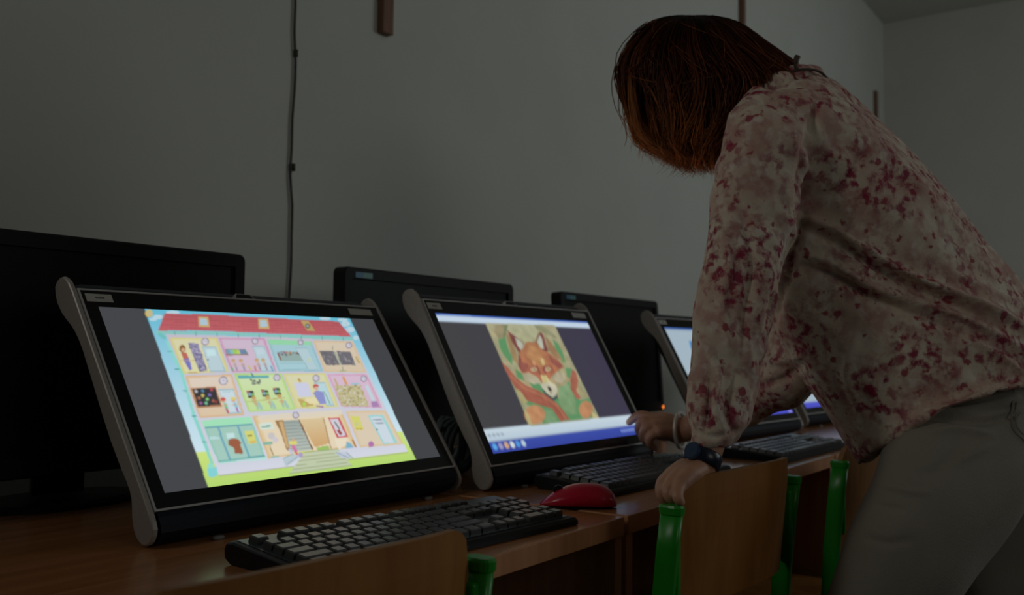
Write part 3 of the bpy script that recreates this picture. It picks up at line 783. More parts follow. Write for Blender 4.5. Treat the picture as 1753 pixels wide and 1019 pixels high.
# ------------------------------------------------------------------ black monitors behind
def black_monitor(x0, w, label, lab=True, led=False, tilt=0.0, H=0.395, y=1.30):
    t = thing('black_monitor', label, 'monitor', (x0 + w / 2, y, TZ), 0, 'switched-off black monitors against the wall')
    a = math.radians(tilt); h = 0.345; zb = H - h * math.cos(a)

    def P(u, v, n): return (u, v * math.sin(a) + n * math.cos(a), zb + v * math.cos(a) - n * math.sin(a))

    def rr(u0, u1, v0, v1, r):
        out = []
        for (cu, cv, a0) in ((u1 - r, v1 - r, 0), (u0 + r, v1 - r, 90), (u0 + r, v0 + r, 180), (u1 - r, v0 + r, 270)):
            for k in range(4):
                g = math.radians(a0 + k * 30); out.append((cu + r * math.cos(g), cv + r * math.sin(g)))
        return out
    hw = w / 2
    o, i = rr(-hw, hw, 0, h, 0.012), rr(-hw + 0.022, hw - 0.022, 0.030, h - 0.022, 0.002)
    fr = MB(); n = len(o)
    ring0 = [P(p[0], p[1], 0.036) for p in rr(-hw + 0.01, hw - 0.01, 0.01, h - 0.01, 0.012)]
    ring1 = [P(p[0], p[1], 0.030) for p in o]; ring2 = [P(p[0], p[1], 0.003) for p in o]
    ring3 = [P(p[0], p[1], 0.0) for p in rr(-hw + 0.003, hw - 0.003, 0.003, h - 0.003, 0.01)]
    ring4 = [P(p[0], p[1], 0.0) for p in i]; ring5 = [P(p[0], p[1], 0.006) for p in i]
    fr.rings([ring0, ring1, ring2, ring3, ring4, ring5])
    put('bezel', fr, M['black'], t)
    put('dark_screen', MB().add([P(-hw + 0.022, 0.030, 0.0055), P(hw - 0.022, 0.030, 0.0055), P(hw - 0.022, h - 0.022, 0.0055), P(-hw + 0.022, h - 0.022, 0.0055)], [(0, 1, 2, 3)]), M['dead'], t)
    put('stand_neck', MB().prism([(-0.04, 0.06), (0.04, 0.06), (0.03, 0.085), (-0.03, 0.085)], lambda p, z: (p[0], p[1], z), 0.008, 0.20), M['black'], t)
    put('stand_base', MB().rings([[(0.125 * k * math.cos(q), 0.06 + 0.075 * k * math.sin(q), z) for q in np.linspace(0, 6.283, 28, endpoint=False)] for k, z in ((1, 0), (1, 0.006), (0.93, 0.011), (0.3, 0.016))]), M['black'], t)
    if lab:
        l = put('brand_label', MB().add([P(-hw + 0.030, h - 0.020, -0.0008), P(-hw + 0.052, h - 0.020, -0.0008), P(-hw + 0.052, h - 0.009, -0.0008), P(-hw + 0.030, h - 0.009, -0.0008)], [(0, 1, 2, 3)]), M['blue_label'], t)
        l['label'] = 'small blue square of the corner label'
        l = put('brand_label', MB().add([P(-hw + 0.052, h - 0.020, -0.0008), P(-hw + 0.078, h - 0.020, -0.0008), P(-hw + 0.078, h - 0.009, -0.0008), P(-hw + 0.052, h - 0.009, -0.0008)], [(0, 1, 2, 3)]), M['teal_label'], t)
        l['label'] = 'teal part of the corner label'
    if led:
        c0 = np.array(P(hw - 0.012, 0.0115, -0.001))
        put('power_light', MB().rings([[tuple(c0 + np.array((r * math.cos(q), nn, r * math.sin(q)))) for q in np.linspace(0, 6.283, 12, endpoint=False)] for r, nn in ((0.006, 0.0), (0.006, -0.001), (0.003, -0.0022))]), M['led'], t)
    return t


black_monitor(0.481, 0.575, 'large switched-off black monitor at the left edge, behind the cartoon house screen', lab=False)
black_monitor(1.292, 0.575, 'switched-off black monitor with a blue corner label, behind the fox screen\'s left side')
black_monitor(2.117, 0.588, 'switched-off black monitor with a glowing orange power light, between fox screen and person', led=True, tilt=4.0)


# ------------------------------------------------------------------ keyboards
def key_layout():
    K = []
    u = 0.0187
    rows = [  # (y row, list of (x, width in units))
        (5, [(0, 1)] + [(2 + i, 1) for i in range(4)] + [(6.5 + i, 1) for i in range(4)] + [(11 + i, 1) for i in range(4)] + [(15.25 + i, 1) for i in range(3)]),
        (4, [(i, 1) for i in range(13)] + [(13, 2)] + [(15.25 + i, 1) for i in range(3)] + [(18.5 + i, 1) for i in range(4)]),
        (3, [(0, 1.5)] + [(1.5 + i, 1) for i in range(12)] + [(13.5, 1.5)] + [(15.25 + i, 1) for i in range(3)] + [(18.5 + i, 1) for i in range(4)]),
        (2, [(0, 1.75)] + [(1.75 + i, 1) for i in range(11)] + [(12.75, 2.25)] + [(18.5 + i, 1) for i in range(3)]),
        (1, [(0, 2.25)] + [(2.25 + i, 1) for i in range(10)] + [(12.25, 2.75)] + [(16.25, 1)] + [(18.5 + i, 1) for i in range(4)]),
        (0, [(0, 1.4), (1.4, 1.2), (2.6, 1.3), (3.9, 6), (9.9, 1.3), (11.2, 1.2), (12.4, 1.2), (13.6, 1.4)] + [(15.25 + i, 1) for i in range(3)] + [(18.5, 2), (20.5, 1), (21.5, 1)])]
    for r, ks in rows:
        for (x, w) in ks: K.append((x * u, r, w * u))
    return K


KEYCACHE = {}


def keyboard(x, y, head, label, D=0.155, Lk=0.455):
    # origin: left front corner, y toward the screen
    t = thing('keyboard', label, 'keyboard', (x, y, TZ), math.radians(head), 'black computer keyboards')
    slope = lambda yy: 0.010 + (yy / D) * 0.016
    prof = [(0.0, 0.001), (0.0, 0.007), (0.004, 0.0105), (D - 0.012, slope(D - 0.012)), (D - 0.003, 0.0235), (D, 0.017), (D - 0.001, 0.007), (D - 0.012, 0.0005), (0.004, 0.0)]
    b = MB(); rs = []
    for xx, k in ((0, 0.90), (0.003, 0.97), (0.008, 1.0), (Lk - 0.008, 1.0), (Lk - 0.003, 0.97), (Lk, 0.90)):
        rs.append([(xx, D / 2 + (p[0] - D / 2) * (0.97 + 0.03 * k), max(0, p[1] * k)) for p in prof])
    b.rings(rs)
    put('keyboard_case', b, M['black'], t)
    dk = MB().add([(0.008, 0.012, slope(0.012) + 0.0006), (Lk - 0.008, 0.012, slope(0.012) + 0.0006), (Lk - 0.008, D - 0.012, slope(D - 0.012) + 0.0006), (0.008, D - 0.012, slope(D - 0.012) + 0.0006)], [(0, 1, 2, 3)])
    put('deck', dk, M['deck'], t)
    for (kx, r, w) in key_layout():
        key = round(w, 4)
        if key not in KEYCACHE:
            g = 0.0012; hh = 0.0075; d = 0.0187
            m_ = MB().rings([[(g, g, 0), (w - g, g, 0), (w - g, d - g, 0), (g, d - g, 0)],
                             [(g * 2, g * 1.6, hh * 0.8), (w - g * 2, g * 1.6, hh * 0.8), (w - g * 2, d - g * 1.8, hh * 0.8), (g * 2, d - g * 1.8, hh * 0.8)],
                             [(g * 3, g * 2.6, hh), (w - g * 3, g * 2.6, hh), (w - g * 3, d - g * 2.8, hh), (g * 3, d - g * 2.8, hh)]])
            me = m_.mesh('key'); me.materials.append(M['key']); KEYCACHE[key] = me
        yy = 0.0155 + r * 0.0190 + (0.006 if r == 5 else 0)
        o = bpy.data.objects.new('key', KEYCACHE[key]); COL.objects.link(o); o.parent = t
        o.location = (0.014 + kx, yy, slope(yy) + 0.0004)
        o.rotation_euler = (math.atan2(0.016, D), 0, 0)
    return t


keyboard(0.656, 0.692, -4.5, 'nearest black keyboard, in front of the cartoon house monitor', Lk=0.446)
keyboard(1.335, 0.735, -2.5, 'middle black keyboard, behind the red mouse and in front of the fox monitor')
keyboard(1.985, 0.668, -1.5, 'farthest black keyboard, seen between the person\'s sleeves and chest', D=0.165)


# mouse
def mouse():
    c = np.array([1.228, 0.733, TZ]); ang = math.atan2(0.8197, -0.5726)
    t = thing('computer_mouse', 'glossy red mouse on the desk beside the nearest keyboard', 'mouse', tuple(c), ang)
    rs = []
    L = 0.058
    for k in range(25):
        s = -math.cos(math.pi * k / 24.0)     # +1 front
        xx = s * L
        wv = 0.030 * math.sqrt(max(0.0, 1 - abs(s) ** (2.4 if s > 0 else 5.0))) * (1 - 0.10 * s) + 0.001
        hv = 0.033 * (max(0.0, 1 - ((s + 0.15) / 1.15) ** 1.9) ** 0.85 if s > -0.15 else max(0.0, 1 - (abs(s + 0.15) / 0.85) ** 3.2) ** 0.5) + 0.003
        rs.append([(xx, wv * math.cos(q) * (1 if math.sin(q) > 0 else 0.92), max(0.0012, 0.006 + (hv - 0.006) * math.sin(q)) if math.sin(q) >= 0 else 0.0012 + 0.005 * (1 + math.sin(q))) for q in np.linspace(0, 2 * math.pi, 24, endpoint=False)])
    o = put('mouse_shell', MB().rings(rs), M['red'], t, smooth=True)
    put('mouse_base', MB().rings([[(0.053 * k * math.cos(q), 0.027 * k * math.sin(q), z) for q in np.linspace(0, 2 * math.pi, 24, endpoint=False)] for k, z in ((0.95, 0), (1.0, 0.004))]), M['black'], t)
    w = MB().rings([[(0.030 + 0.008 * math.cos(q), s, 0.0245 + 0.008 * math.sin(q)) for q in np.linspace(0, 2 * math.pi, 14, endpoint=False)] for s in (-0.003, 0.003)])
    put('scroll_wheel', w, M['black'], t)


mouse()

# cable coil behind the gap between the monitors
cc = MB()
for k in range(5):
    pts = []
    for i in range(21):
        q = 2 * math.pi * i / 20
        pts.append((1.420 + 0.004 * k + 0.036 * math.cos(q), 1.105 + 0.012 * k + 0.006 * math.sin(2 * q + k), TZ + 0.055 + 0.047 * math.sin(q) + 0.003 * math.sin(5 * q + k)))
    cc.tube(pts, 0.0055, 7)
for k in range(3):
    cc.tube(catmull([(1.39 + 0.015 * k, 1.13, TZ + 0.09), (1.37 + 0.015 * k, 1.17, TZ + 0.04), (1.36 + 0.05 * k, 1.22, TZ + 0.006), (1.15 + 0.2 * k, 1.26, TZ + 0.006)], 5), 0.0035, 7)
tag(put('cable_coil', cc, M['cable_grey'], smooth=True), 'coiled grey blue cables on the desk between left and middle touch monitors', 'cable')


# ------------------------------------------------------------------ chairs
def chair(x, y, rz, label, w=0.378):
    """origin on the floor under the middle of the back frame; +y is the sitting direction"""
    t = thing('school_chair', label, 'chair', (x, y, 0), math.radians(rz), 'plywood school chairs with green frames')
    hw = w / 2; zt = 0.757
    for s in (-1, 1):
        X = s * (hw + 0.006)

        def sec(y0, z0, ty=0.012, tx=0.0085, rim=1.0):
            return [(X + tx * rim * math.copysign(abs(math.cos(q)) ** 0.7, math.cos(q)), y0 + ty * rim * math.copysign(abs(math.sin(q)) ** 0.7, math.sin(q)), z0) for q in np.linspace(0, 2 * math.pi, 16, endpoint=False)]
        rs = [sec(-0.045, 0.0, 0.013), sec(-0.015, 0.20, 0.014), sec(0.018, 0.38, 0.014), sec(0.024, 0.48, 0.0145), sec(0.016, 0.60, 0.0155), sec(0.006, 0.70, 0.0155), sec(0.0, zt - 0.012, 0.0155)]
        put('back_post', MB().rings(rs), M['green'], t, smooth=True)
        put('post_cap', MB().rings([sec(0.0, zt - 0.012, 0.0168, 0.0100), sec(0.0, zt - 0.003, 0.0175, 0.0106), sec(0.0, zt, 0.0155, 0.0092)]), M['green'], t)
        put('bracket', MB().box((X - s * 0.010 - 0.006, -0.006, 0.62), (X - s * 0.010 + 0.006, 0.016, 0.735)), M['green'], t, bevel=0.004)
        put('front_leg', MB().tube([(X, 0.36, 0.0), (X, 0.345, 0.22), (X, 0.325, 0.40), (X, 0.30, 0.425)], 0.012, 12), M['green'], t, smooth=True)
        put('seat_rail', MB().tube([(X, 0.024, 0.425), (X, 0.15, 0.425), (X, 0.31, 0.428)], 0.011, 12), M['green'], t, smooth=True)
    # backrest: curved moulded plywood, rounded corners
    bw = hw - 0.004; z0, z1 = 0.618, 0.790; rc = 0.048
    out = []
    for (cx, cz, a0) in ((bw - rc, z1 - rc, 0), (-bw + rc, z1 - rc, 90), (-bw + rc, z0 + rc, 180), (bw - rc, z0 + rc, 270)):
        for k in range(7):
            g = math.radians(a0 + k * 15); out.append((cx + rc * math.cos(g), cz + rc * math.sin(g)))
    b = MB()
    NX, NZ = 26, 12
    th = 0.009
    grid = {}
    for side in (0, 1):
        for i in range(NX + 1):
            xx = -bw + 2 * bw * i / NX
            e = bw - abs(xx)
            cut = rc - math.sqrt(max(0, rc * rc - (rc - e) ** 2)) if e < rc else 0
            za, zb_ = z0 + cut, z1 - cut + 0.004 * (1 - (xx / bw) ** 2)
            for j in range(NZ + 1):
                zz = za + (zb_ - za) * j / NZ
                yy = 0.004 - 0.036 * (1 - abs(xx / bw) ** 3.2) + max(0.0, 0.757 - zz) * 0.10
                grid[side, i, j] = len(b.v); b.v.append((xx, yy + side * th, zz))
    for i in range(NX):
        for j in range(NZ):
            b.f.append((grid[0, i, j], grid[0, i + 1, j], grid[0, i + 1, j + 1], grid[0, i, j + 1])); b.mi.append(0)
            b.f.append((grid[1, i, j], grid[1, i, j + 1], grid[1, i + 1, j + 1], grid[1, i + 1, j])); b.mi.append(0)
    for i in range(NX):
        for j in (0, NZ):
            b.f.append((grid[0, i, j], grid[1, i, j], grid[1, i + 1, j], grid[0, i + 1, j])); b.mi.append(1)
    for j in range(NZ):
        for i in (0, NX):
            b.f.append((grid[0, i, j], grid[0, i, j + 1], grid[1, i, j + 1], grid[1, i, j])); b.mi.append(1)
    put('backrest', b, [M['ply'], M['ply_edge']], t)
    # seat
    s_ = MB(); rs = []
    NXs, NYs = 14, 14
    g2 = {}
    for side in (0, 1):
        for i in range(NXs + 1):
            xx = -hw * 0.97 + 2 * hw * 0.97 * i / NXs
            for j in range(NYs + 1):
                yy = -0.005 + 0.375 * j / NYs
                zz = 0.440 - 0.012 * math.cos(xx / hw * 1.3) * math.sin(math.pi * min(1, j / NYs)) - 0.03 * max(0, (j / NYs - 0.8) / 0.2) ** 2
                g2[side, i, j] = len(s_.v); s_.v.append((xx, yy, zz + side * 0.010))
    for i in range(NXs):
        for j in range(NYs):
            s_.f.append((g2[0, i, j], g2[0, i, j + 1], g2[0, i + 1, j + 1], g2[0, i + 1, j])); s_.mi.append(0)
            s_.f.append((g2[1, i, j], g2[1, i + 1, j], g2[1, i + 1, j + 1], g2[1, i, j + 1])); s_.mi.append(0)
    for i in range(NXs):
        for j in (0, NYs): s_.f.append((g2[0, i, j], g2[1, i, j], g2[1, i + 1, j], g2[0, i + 1, j])); s_.mi.append(1)
    for j in range(NYs):
        for i in (0, NXs): s_.f.append((g2[0, i, j], g2[0, i, j + 1], g2[1, i, j + 1], g2[1, i, j])); s_.mi.append(1)
    put('seat', s_, [M['ply'], M['ply_edge']], t)
    put('crossbar', MB().tube([(-hw, -0.045, 0.30), (hw, -0.045, 0.30)], 0.009, 10), M['green'], t, smooth=True)
    return t


chair(0.535, 0.560, -4.5, 'nearest plywood chair with green posts, below the left keyboard')
chair(1.319, 0.517, -3.9, 'middle plywood chair with green posts that the leaning person holds')
chair(1.975, 0.490, -3.0, 'farthest plywood chair, half hidden behind the person\'s trousers')


# ------------------------------------------------------------------ person
PL = np.array([1.60, 0.22, 0.0])
person = thing('person', 'person with red hair in a floral blouse and beige trousers leaning over the chair', 'person', tuple(PL))


def ring(A, B, d, rd, n=40, p=2.4, near=None, far=None, skew=0.0):
    """closed section: image-side points A and B at depth d, half depth rd"""
    a, b = C(A[0], A[1], d), C(B[0], B[1], d)
    c = (a + b) / 2; h = (a - b) / 2
    ray = (c - CAM) / np.linalg.norm(c - CAM)
    out = []
    for q in np.linspace(0, 2 * math.pi, n, endpoint=False):
        cs, sn = math.cos(q), math.sin(q)
        x = math.copysign(abs(cs) ** (2 / p), cs); y = math.copysign(abs(sn) ** (2 / p), sn)
        P = c + h * x - ray * rd * y
        if near is not None and y > 0: P = P + near * y * (1 - x * x) ** 0.5
        if far is not None and y < 0: P = P - far * y
        out.append(P)
    return out


def interp_rings(rs, k=4):
    R = np.array(rs); n = R.shape[0]
    out = []
    P = np.concatenate([[2 * R[0] - R[1]], R, [2 * R[-1] - R[-2]]])
    for i in range(1, n):
        for j in range(k):
            t = j / k; a, b, c, d = P[i - 1], P[i], P[i + 1], P[i + 2]
            out.append(0.5 * ((2 * b) + (c - a) * t + (2 * a - 5 * b + 4 * c - d) * t * t + (3 * b - a - 3 * c + d) * t ** 3))
    out.append(R[-1])
    return [list(r) for r in out]


def limb(mb, pts, radii, k=4, n=16, flat=1.0, ref=(0, 0, 1)):
    P = catmull(pts, k)
    r = np.interp(np.linspace(0, len(pts) - 1, len(P)), range(len(pts)), radii)
    mb.tube(P, list(r), n, flat=flat, ref=ref)
    # rounded ends
    for e, rr in ((P[0], r[0]), (P[-1], r[-1])):
        ball(mb, e, rr * 0.98, n=10)
    return mb


def ball(mb, c, r, n=12, s=(1, 1, 1), R=None):
    rs = []
    c = np.array(c, float); R = np.eye(3) if R is None else R
    for i in range(n + 1):
        a = math.pi * (0.02 + 0.96 * i / n)
        rs.append([c + R @ (r * np.array([s[0] * math.sin(a) * math.cos(q), s[1] * math.sin(a) * math.sin(q), s[2] * math.cos(a)])) for q in np.linspace(0, 2 * math.pi, 2 * n, endpoint=False)])
    mb.rings(rs)


def fuse(mb, name, voxel, smooth=2, sf=0.5):
    me = mb.mesh(name)
    o = bpy.data.objects.new(name, me); COL.objects.link(o)
    r = o.modifiers.new('r', 'REMESH'); r.mode = 'VOXEL'; r.voxel_size = voxel
    if smooth:
        s = o.modifiers.new('s', 'SMOOTH'); s.iterations = smooth; s.factor = sf
    bpy.context.view_layer.update()
    dg = bpy.context.evaluated_depsgraph_get()
    out = bpy.data.meshes.new_from_object(o.evaluated_get(dg))
    bpy.data.objects.remove(o); bpy.data.meshes.remove(me)
    out.name = name
    out.polygons.foreach_set('use_smooth', [True] * len(out.polygons))
    return out


def verts(me):
    a = np.empty(len(me.vertices) * 3); me.vertices.foreach_get('co', a); return a.reshape(-1, 3)


def normals(me):
    a = np.empty(len(me.vertices) * 3); me.vertices.foreach_get('normal', a); return a.reshape(-1, 3)


def setv(me, a):
    me.vertices.foreach_set('co', np.ascontiguousarray(a).ravel()); me.update()


def seg_dist(p, line):
    best = np.full(len(p), 1e9); tt = np.zeros(len(p))
    L = np.array(line, float); n = len(L) - 1
    for i in range(n):
        a, b = L[i], L[i + 1]; d = b - a
        t = ((p - a) @ d / (d @ d)).clip(0, 1)
        q = a + t[:, None] * d
        e = np.linalg.norm(p - q, axis=1)
        m_ = e < best; best[m_] = e[m_]; tt[m_] = (i + t[m_]) / n
    return best, tt


def folds(me, lines, wander=0.0):
    """raise cloth folds along lines given on the side of the garment that they lie on"""
    v = verts(me); nn = normals(me)
    px, z = to_px(v)
    ray = (v - CAM) / np.linalg.norm(v - CAM, axis=1)[:, None]
    facing = (-(ray * nn).sum(1)).clip(0, 1)
    dlt = np.zeros(len(v))
    for line, wd, amp in lines:
        amp = amp * 1.45
        L = catmull([(a, b, 0) for a, b in line], 4); L = [(q[0], q[1]) for q in L]
        d, t = seg_dist(px, L)
        dlt += amp * np.exp(-(d / wd) ** 2) * np.sin(np.pi * (0.06 + 0.88 * t)) ** 0.6
    setv(me, v + nn * (dlt * (facing > 0.05) * np.minimum(1, facing * 2))[:, None])


def rumple(me, amp, sc, anis=None, seed=0.0):
    v = verts(me); nn = normals(me)
    A = np.eye(3) if anis is None else anis
    w = (v @ A.T) * sc + seed
    d = np.array([noise.noise(Vector(q)) for q in w])
    setv(me, v + nn * (amp * d)[:, None])


def local(me):
    setv(me, verts(me) - PL); return me


# ---- body (one continuous skin surface)
body = MB()
hc = C(1204, 142, 1.59)
hp = C(1345, 185, 1.575)      # base of neck
# head axes: crown direction is up and left, face looks left and down and away
fwd = (-0.86 * CR - 0.30 * CU + 0.42 * CF); fwd /= np.linalg.norm(fwd)
upv = CU * 0.90 - CR * 0.42; upv = upv - (upv @ fwd) * fwd; upv /= np.linalg.norm(upv)
sid = np.cross(upv, fwd)
HR = np.stack([sid, fwd, upv], 1)


def hd(x, y, z): return hc + HR @ np.array([x, y, z])


ball(body, hc, 1.0, 16, (0.072, 0.088, 0.090), HR)
ball(body, hd(0, 0.028, -0.055), 1.0, 12, (0.055, 0.060, 0.058), HR)       # jaw
limb(body, [hd(0, 0.066, -0.082), hd(0, 0.070, -0.086)], [0.018, 0.014])      # chin
limb(body, [hd(0, 0.084, 0.004), hd(0, 0.096, -0.018), hd(0, 0.104, -0.034)], [0.008, 0.009, 0.012])  # nose
for s in (-1, 1):
    ball(body, hd(s * 0.030, 0.078, 0.004), 1.0, 8, (0.014, 0.010, 0.010), HR)     # eyes
    limb(body, [hd(s * 0.016, 0.085, 0.020), hd(s * 0.044, 0.072, 0.020)], [0.007, 0.006])
    ball(body, hd(s * 0.076, -0.004, -0.018), 1.0, 8, (0.008, 0.018, 0.030), HR)   # ears
limb(body, [hd(-0.020, 0.086, -0.066), hd(0, 0.092, -0.066), hd(0.020, 0.086, -0.066)], [0.006, 0.008, 0.006])   # lips
limb(body, [hd(0, -0.03, -0.05), C(1290, 170, 1.58), hp, C(1400, 240, 1.58)], [0.056, 0.054, 0.060, 0.075])
tr_ = [ring((1300, 190), (1440, 175), 1.58, 0.14), ring((1300, 290), (1500, 240), 1.585, 0.15), ring((1325, 400), (1590, 340), 1.59, 0.14),
       ring((1370, 520), (1690, 460), 1.59, 0.135), ring((1460, 620), (1770, 560), 1.59, 0.13), ring((1580, 700), (1790, 650), 1.585, 0.115)]
body.rings(interp_rings(tr_, 4))
# left (near) arm
limb(body, [C(1330, 230, 1.47), C(1285, 340, 1.43), C(1255, 480, 1.37), C(1240, 600, 1.335), C(1222, 710, 1.305), C(1208, 775, 1.288), C(1199, 798, 1.280)], [0.045, 0.036, 0.030, 0.029, 0.026, 0.0225, 0.0215])
# left hand over the chair post
lw = C(1197, 799, 1.280)
kn = [C(1166, 829, 1.226), C(1154, 823, 1.243), C(1148, 818, 1.260), C(1149, 813, 1.278)]   # little .. index knuckles
for i, k_ in enumerate(kn):
    base = lw * 0.88 + k_ * 0.12 + CF * (0.008 * (i - 1.5))
    limb(body, [base, (base + k_) / 2 + CU * 0.003, k_], [0.0140, 0.0132, 0.0108], n=12)
fing = [[(1166, 829, 1.226), (1160, 843, 1.212), (1161, 854, 1.206), (1166, 860, 1.208)],
        [(1154, 823, 1.243), (1144, 836, 1.232), (1145, 849, 1.226), (1152, 857, 1.226)],
        [(1148, 818, 1.260), (1135, 832, 1.254), (1133, 848, 1.250), (1139, 858, 1.250)],
        [(1149, 813, 1.278), (1135, 825, 1.276), (1131, 841, 1.275), (1137, 851, 1.275)]]
for i, f_ in enumerate(fing):
    r0 = (0.0080, 0.0088, 0.0092, 0.0088)[i]
    limb(body, [C(*q) for q in f_], [r0 * 1.06, r0 * 1.05, r0 * 0.94, r0 * 0.78], n=12)
limb(body, [C(1188, 806, 1.300), C(1176, 824, 1.312), C(1166, 842, 1.312), C(1156, 852, 1.305)], [0.0150, 0.0125, 0.0112, 0.0090], n=12)   # thumb
# right (far) arm
limb(body, [C(1420, 300, 1.72), C(1395, 430, 1.73), C(1372, 560, 1.735), C(1352, 643, 1.735), C(1290, 680, 1.80), C(1225, 716, 1.86), C(1170, 736, 1.905), C(1160, 738, 1.912)],
     [0.045, 0.036, 0.032, 0.032, 0.030, 0.027, 0.0255, 0.026])
# right hand pointing at the screen
rw = C(1164, 738, 1.908)
rk = [C(1117, 717, 1.922), C(1117, 722, 1.902), C(1122, 730, 1.886), C(1129, 740, 1.874)]    # index .. little knuckles
for i, k_ in enumerate(rk):
    base = rw * 0.9 + k_ * 0.1 - CU * (0.007 * (i - 1.5))
    limb(body, [base, (base + k_) / 2 + CU * 0.004, k_], [0.0170, 0.0165, 0.0135], n=12)
rf = [[(1117, 717, 1.922), (1098, 711, 1.935), (1086, 716, 1.950), (1077, 723, 1.962)],
      [(1117, 722, 1.902), (1099, 722, 1.905), (1094, 737, 1.916), (1103, 748, 1.920)],
      [(1122, 730, 1.886), (1105, 735, 1.885), (1101, 750, 1.893), (1112, 759, 1.900)],
      [(1129, 740, 1.874), (1114, 748, 1.872), (1112, 760, 1.879), (1121, 768, 1.886)]]
for i, f_ in enumerate(rf):
    r0 = (0.0108, 0.0108, 0.0105, 0.0092)[i]
    limb(body, [C(*q) for q in f_], [r0 * 1.05, r0, r0 * 0.9, r0 * 0.72], n=12)
limb(body, [C(1152, 742, 1.915), C(1132, 744, 1.935), C(1116, 737, 1.945), C(1103, 733, 1.948)], [0.0160, 0.0135, 0.0120, 0.0095], n=12)
# legs
KN, AN = C(1505, 1085, 1.38), C(1600, 1560, 1.46)
KN2, AN2 = C(1745, 1075, 1.68), C(1800, 1450, 1.78)
AN[2] = 0.09; AN2[2] = 0.09
limb(body, [C(1680, 715, 1.52), C(1610, 880, 1.42), KN, (KN + AN) / 2 + np.array((0, 0, 0.02)), AN], [0.075, 0.074, 0.055, 0.048, 0.036])
limb(body, [C(1720, 720, 1.64), C(1745, 880, 1.68), KN2, (KN2 + AN2) / 2, AN2], [0.070, 0.068, 0.055, 0.052, 0.036])
toe = np.array([-0.50, 0.86, 0.0])
for A_ in (AN, AN2):
    limb(body, [A_, A_ * np.array((1, 1, 0)) + np.array((0, 0, 0.045)) + toe * 0.05, A_ * np.array((1, 1, 0)) + np.array((0, 0, 0.03)) + toe * 0.15], [0.036, 0.036, 0.024])
bme = fuse(body, 'body', 0.0028, 3)
put('body', local(bme), M['skin'], person)

# ---- blouse
bl = MB()
T = [ring((1290, 168), (1395, 130), 1.575, 0.085, p=2.2),
     ring((1268, 190), (1425, 143), 1.575, 0.135, p=2.2),
     ring((1262, 225), (1462, 172), 1.575, 0.168),
     ring((1272, 290), (1515, 216), 1.58, 0.178),
     ring((1290, 370), (1577, 278), 1.58, 0.172),
     ring((1305, 450), (1642, 362), 1.58, 0.165),
     ring((1320, 535), (1702, 440), 1.58, 0.165),
     ring((1350, 600), (1760, 512), 1.58, 0.170),
     ring((1388, 670), (1805, 575), 1.58, 0.178),
     ring((1428, 730), (1830, 635), 1.58, 0.182, near=CU * 0.004)]
# hem: near side lifted over the hip, front corner hanging low
H1 = ring((1455, 770), (1838, 655), 1.57, 0.186)
H2 = ring((1472, 792), (1840, 662), 1.56, 0.186)


def hemshape(R, k):
    n = len(R); out = []
    for i, P in enumerate(R):
        q = 2 * math.pi * i / n
        x, y = math.cos(q), math.sin(q)
        lift = 0
        if True:
            s = max(0, 1 - abs(x + 0.05) ** 1.4)
            lift = 0.040 * s * k + 0.010 * (1 if x < 0.55 else 0) * k * (1 - s)
        out.append(P + CU * lift)
    return out


T += [hemshape(H1, 0.7), hemshape(H2, 1.0)]
bl.rings(interp_rings(T, 4))
# near sleeve
S = [ring((1290, 150), (1400, 190), 1.50, 0.075), ring((1258, 190), (1400, 230), 1.45, 0.075), ring((1238, 240), (1388, 275), 1.43, 0.070), ring((1226, 300), (1375, 325), 1.415, 0.064), ring((1213, 380), (1358, 395), 1.395, 0.058),
     ring((1200, 480), (1335, 490), 1.37, 0.053), ring((1185, 560), (1315, 572), 1.352, 0.051), ring((1172, 640), (1300, 648), 1.33, 0.049), ring((1174, 700), (1290, 706), 1.312, 0.046), ring((1177, 742), (1277, 744), 1.300, 0.042),
     ring((1186, 762), (1262, 760), 1.294, 0.036), ring((1200, 772), (1248, 770), 1.290, 0.028)]
bl.rings(interp_rings(S, 4))
# far sleeve
limb(bl, [C(1420, 280, 1.70), C(1395, 420, 1.735), C(1370, 550, 1.74), C(1348, 642, 1.74), C(1290, 680, 1.80), C(1240, 708, 1.85), C(1203, 727, 1.88)], [0.066, 0.062, 0.058, 0.054, 0.042, 0.037, 0.035], n=24)
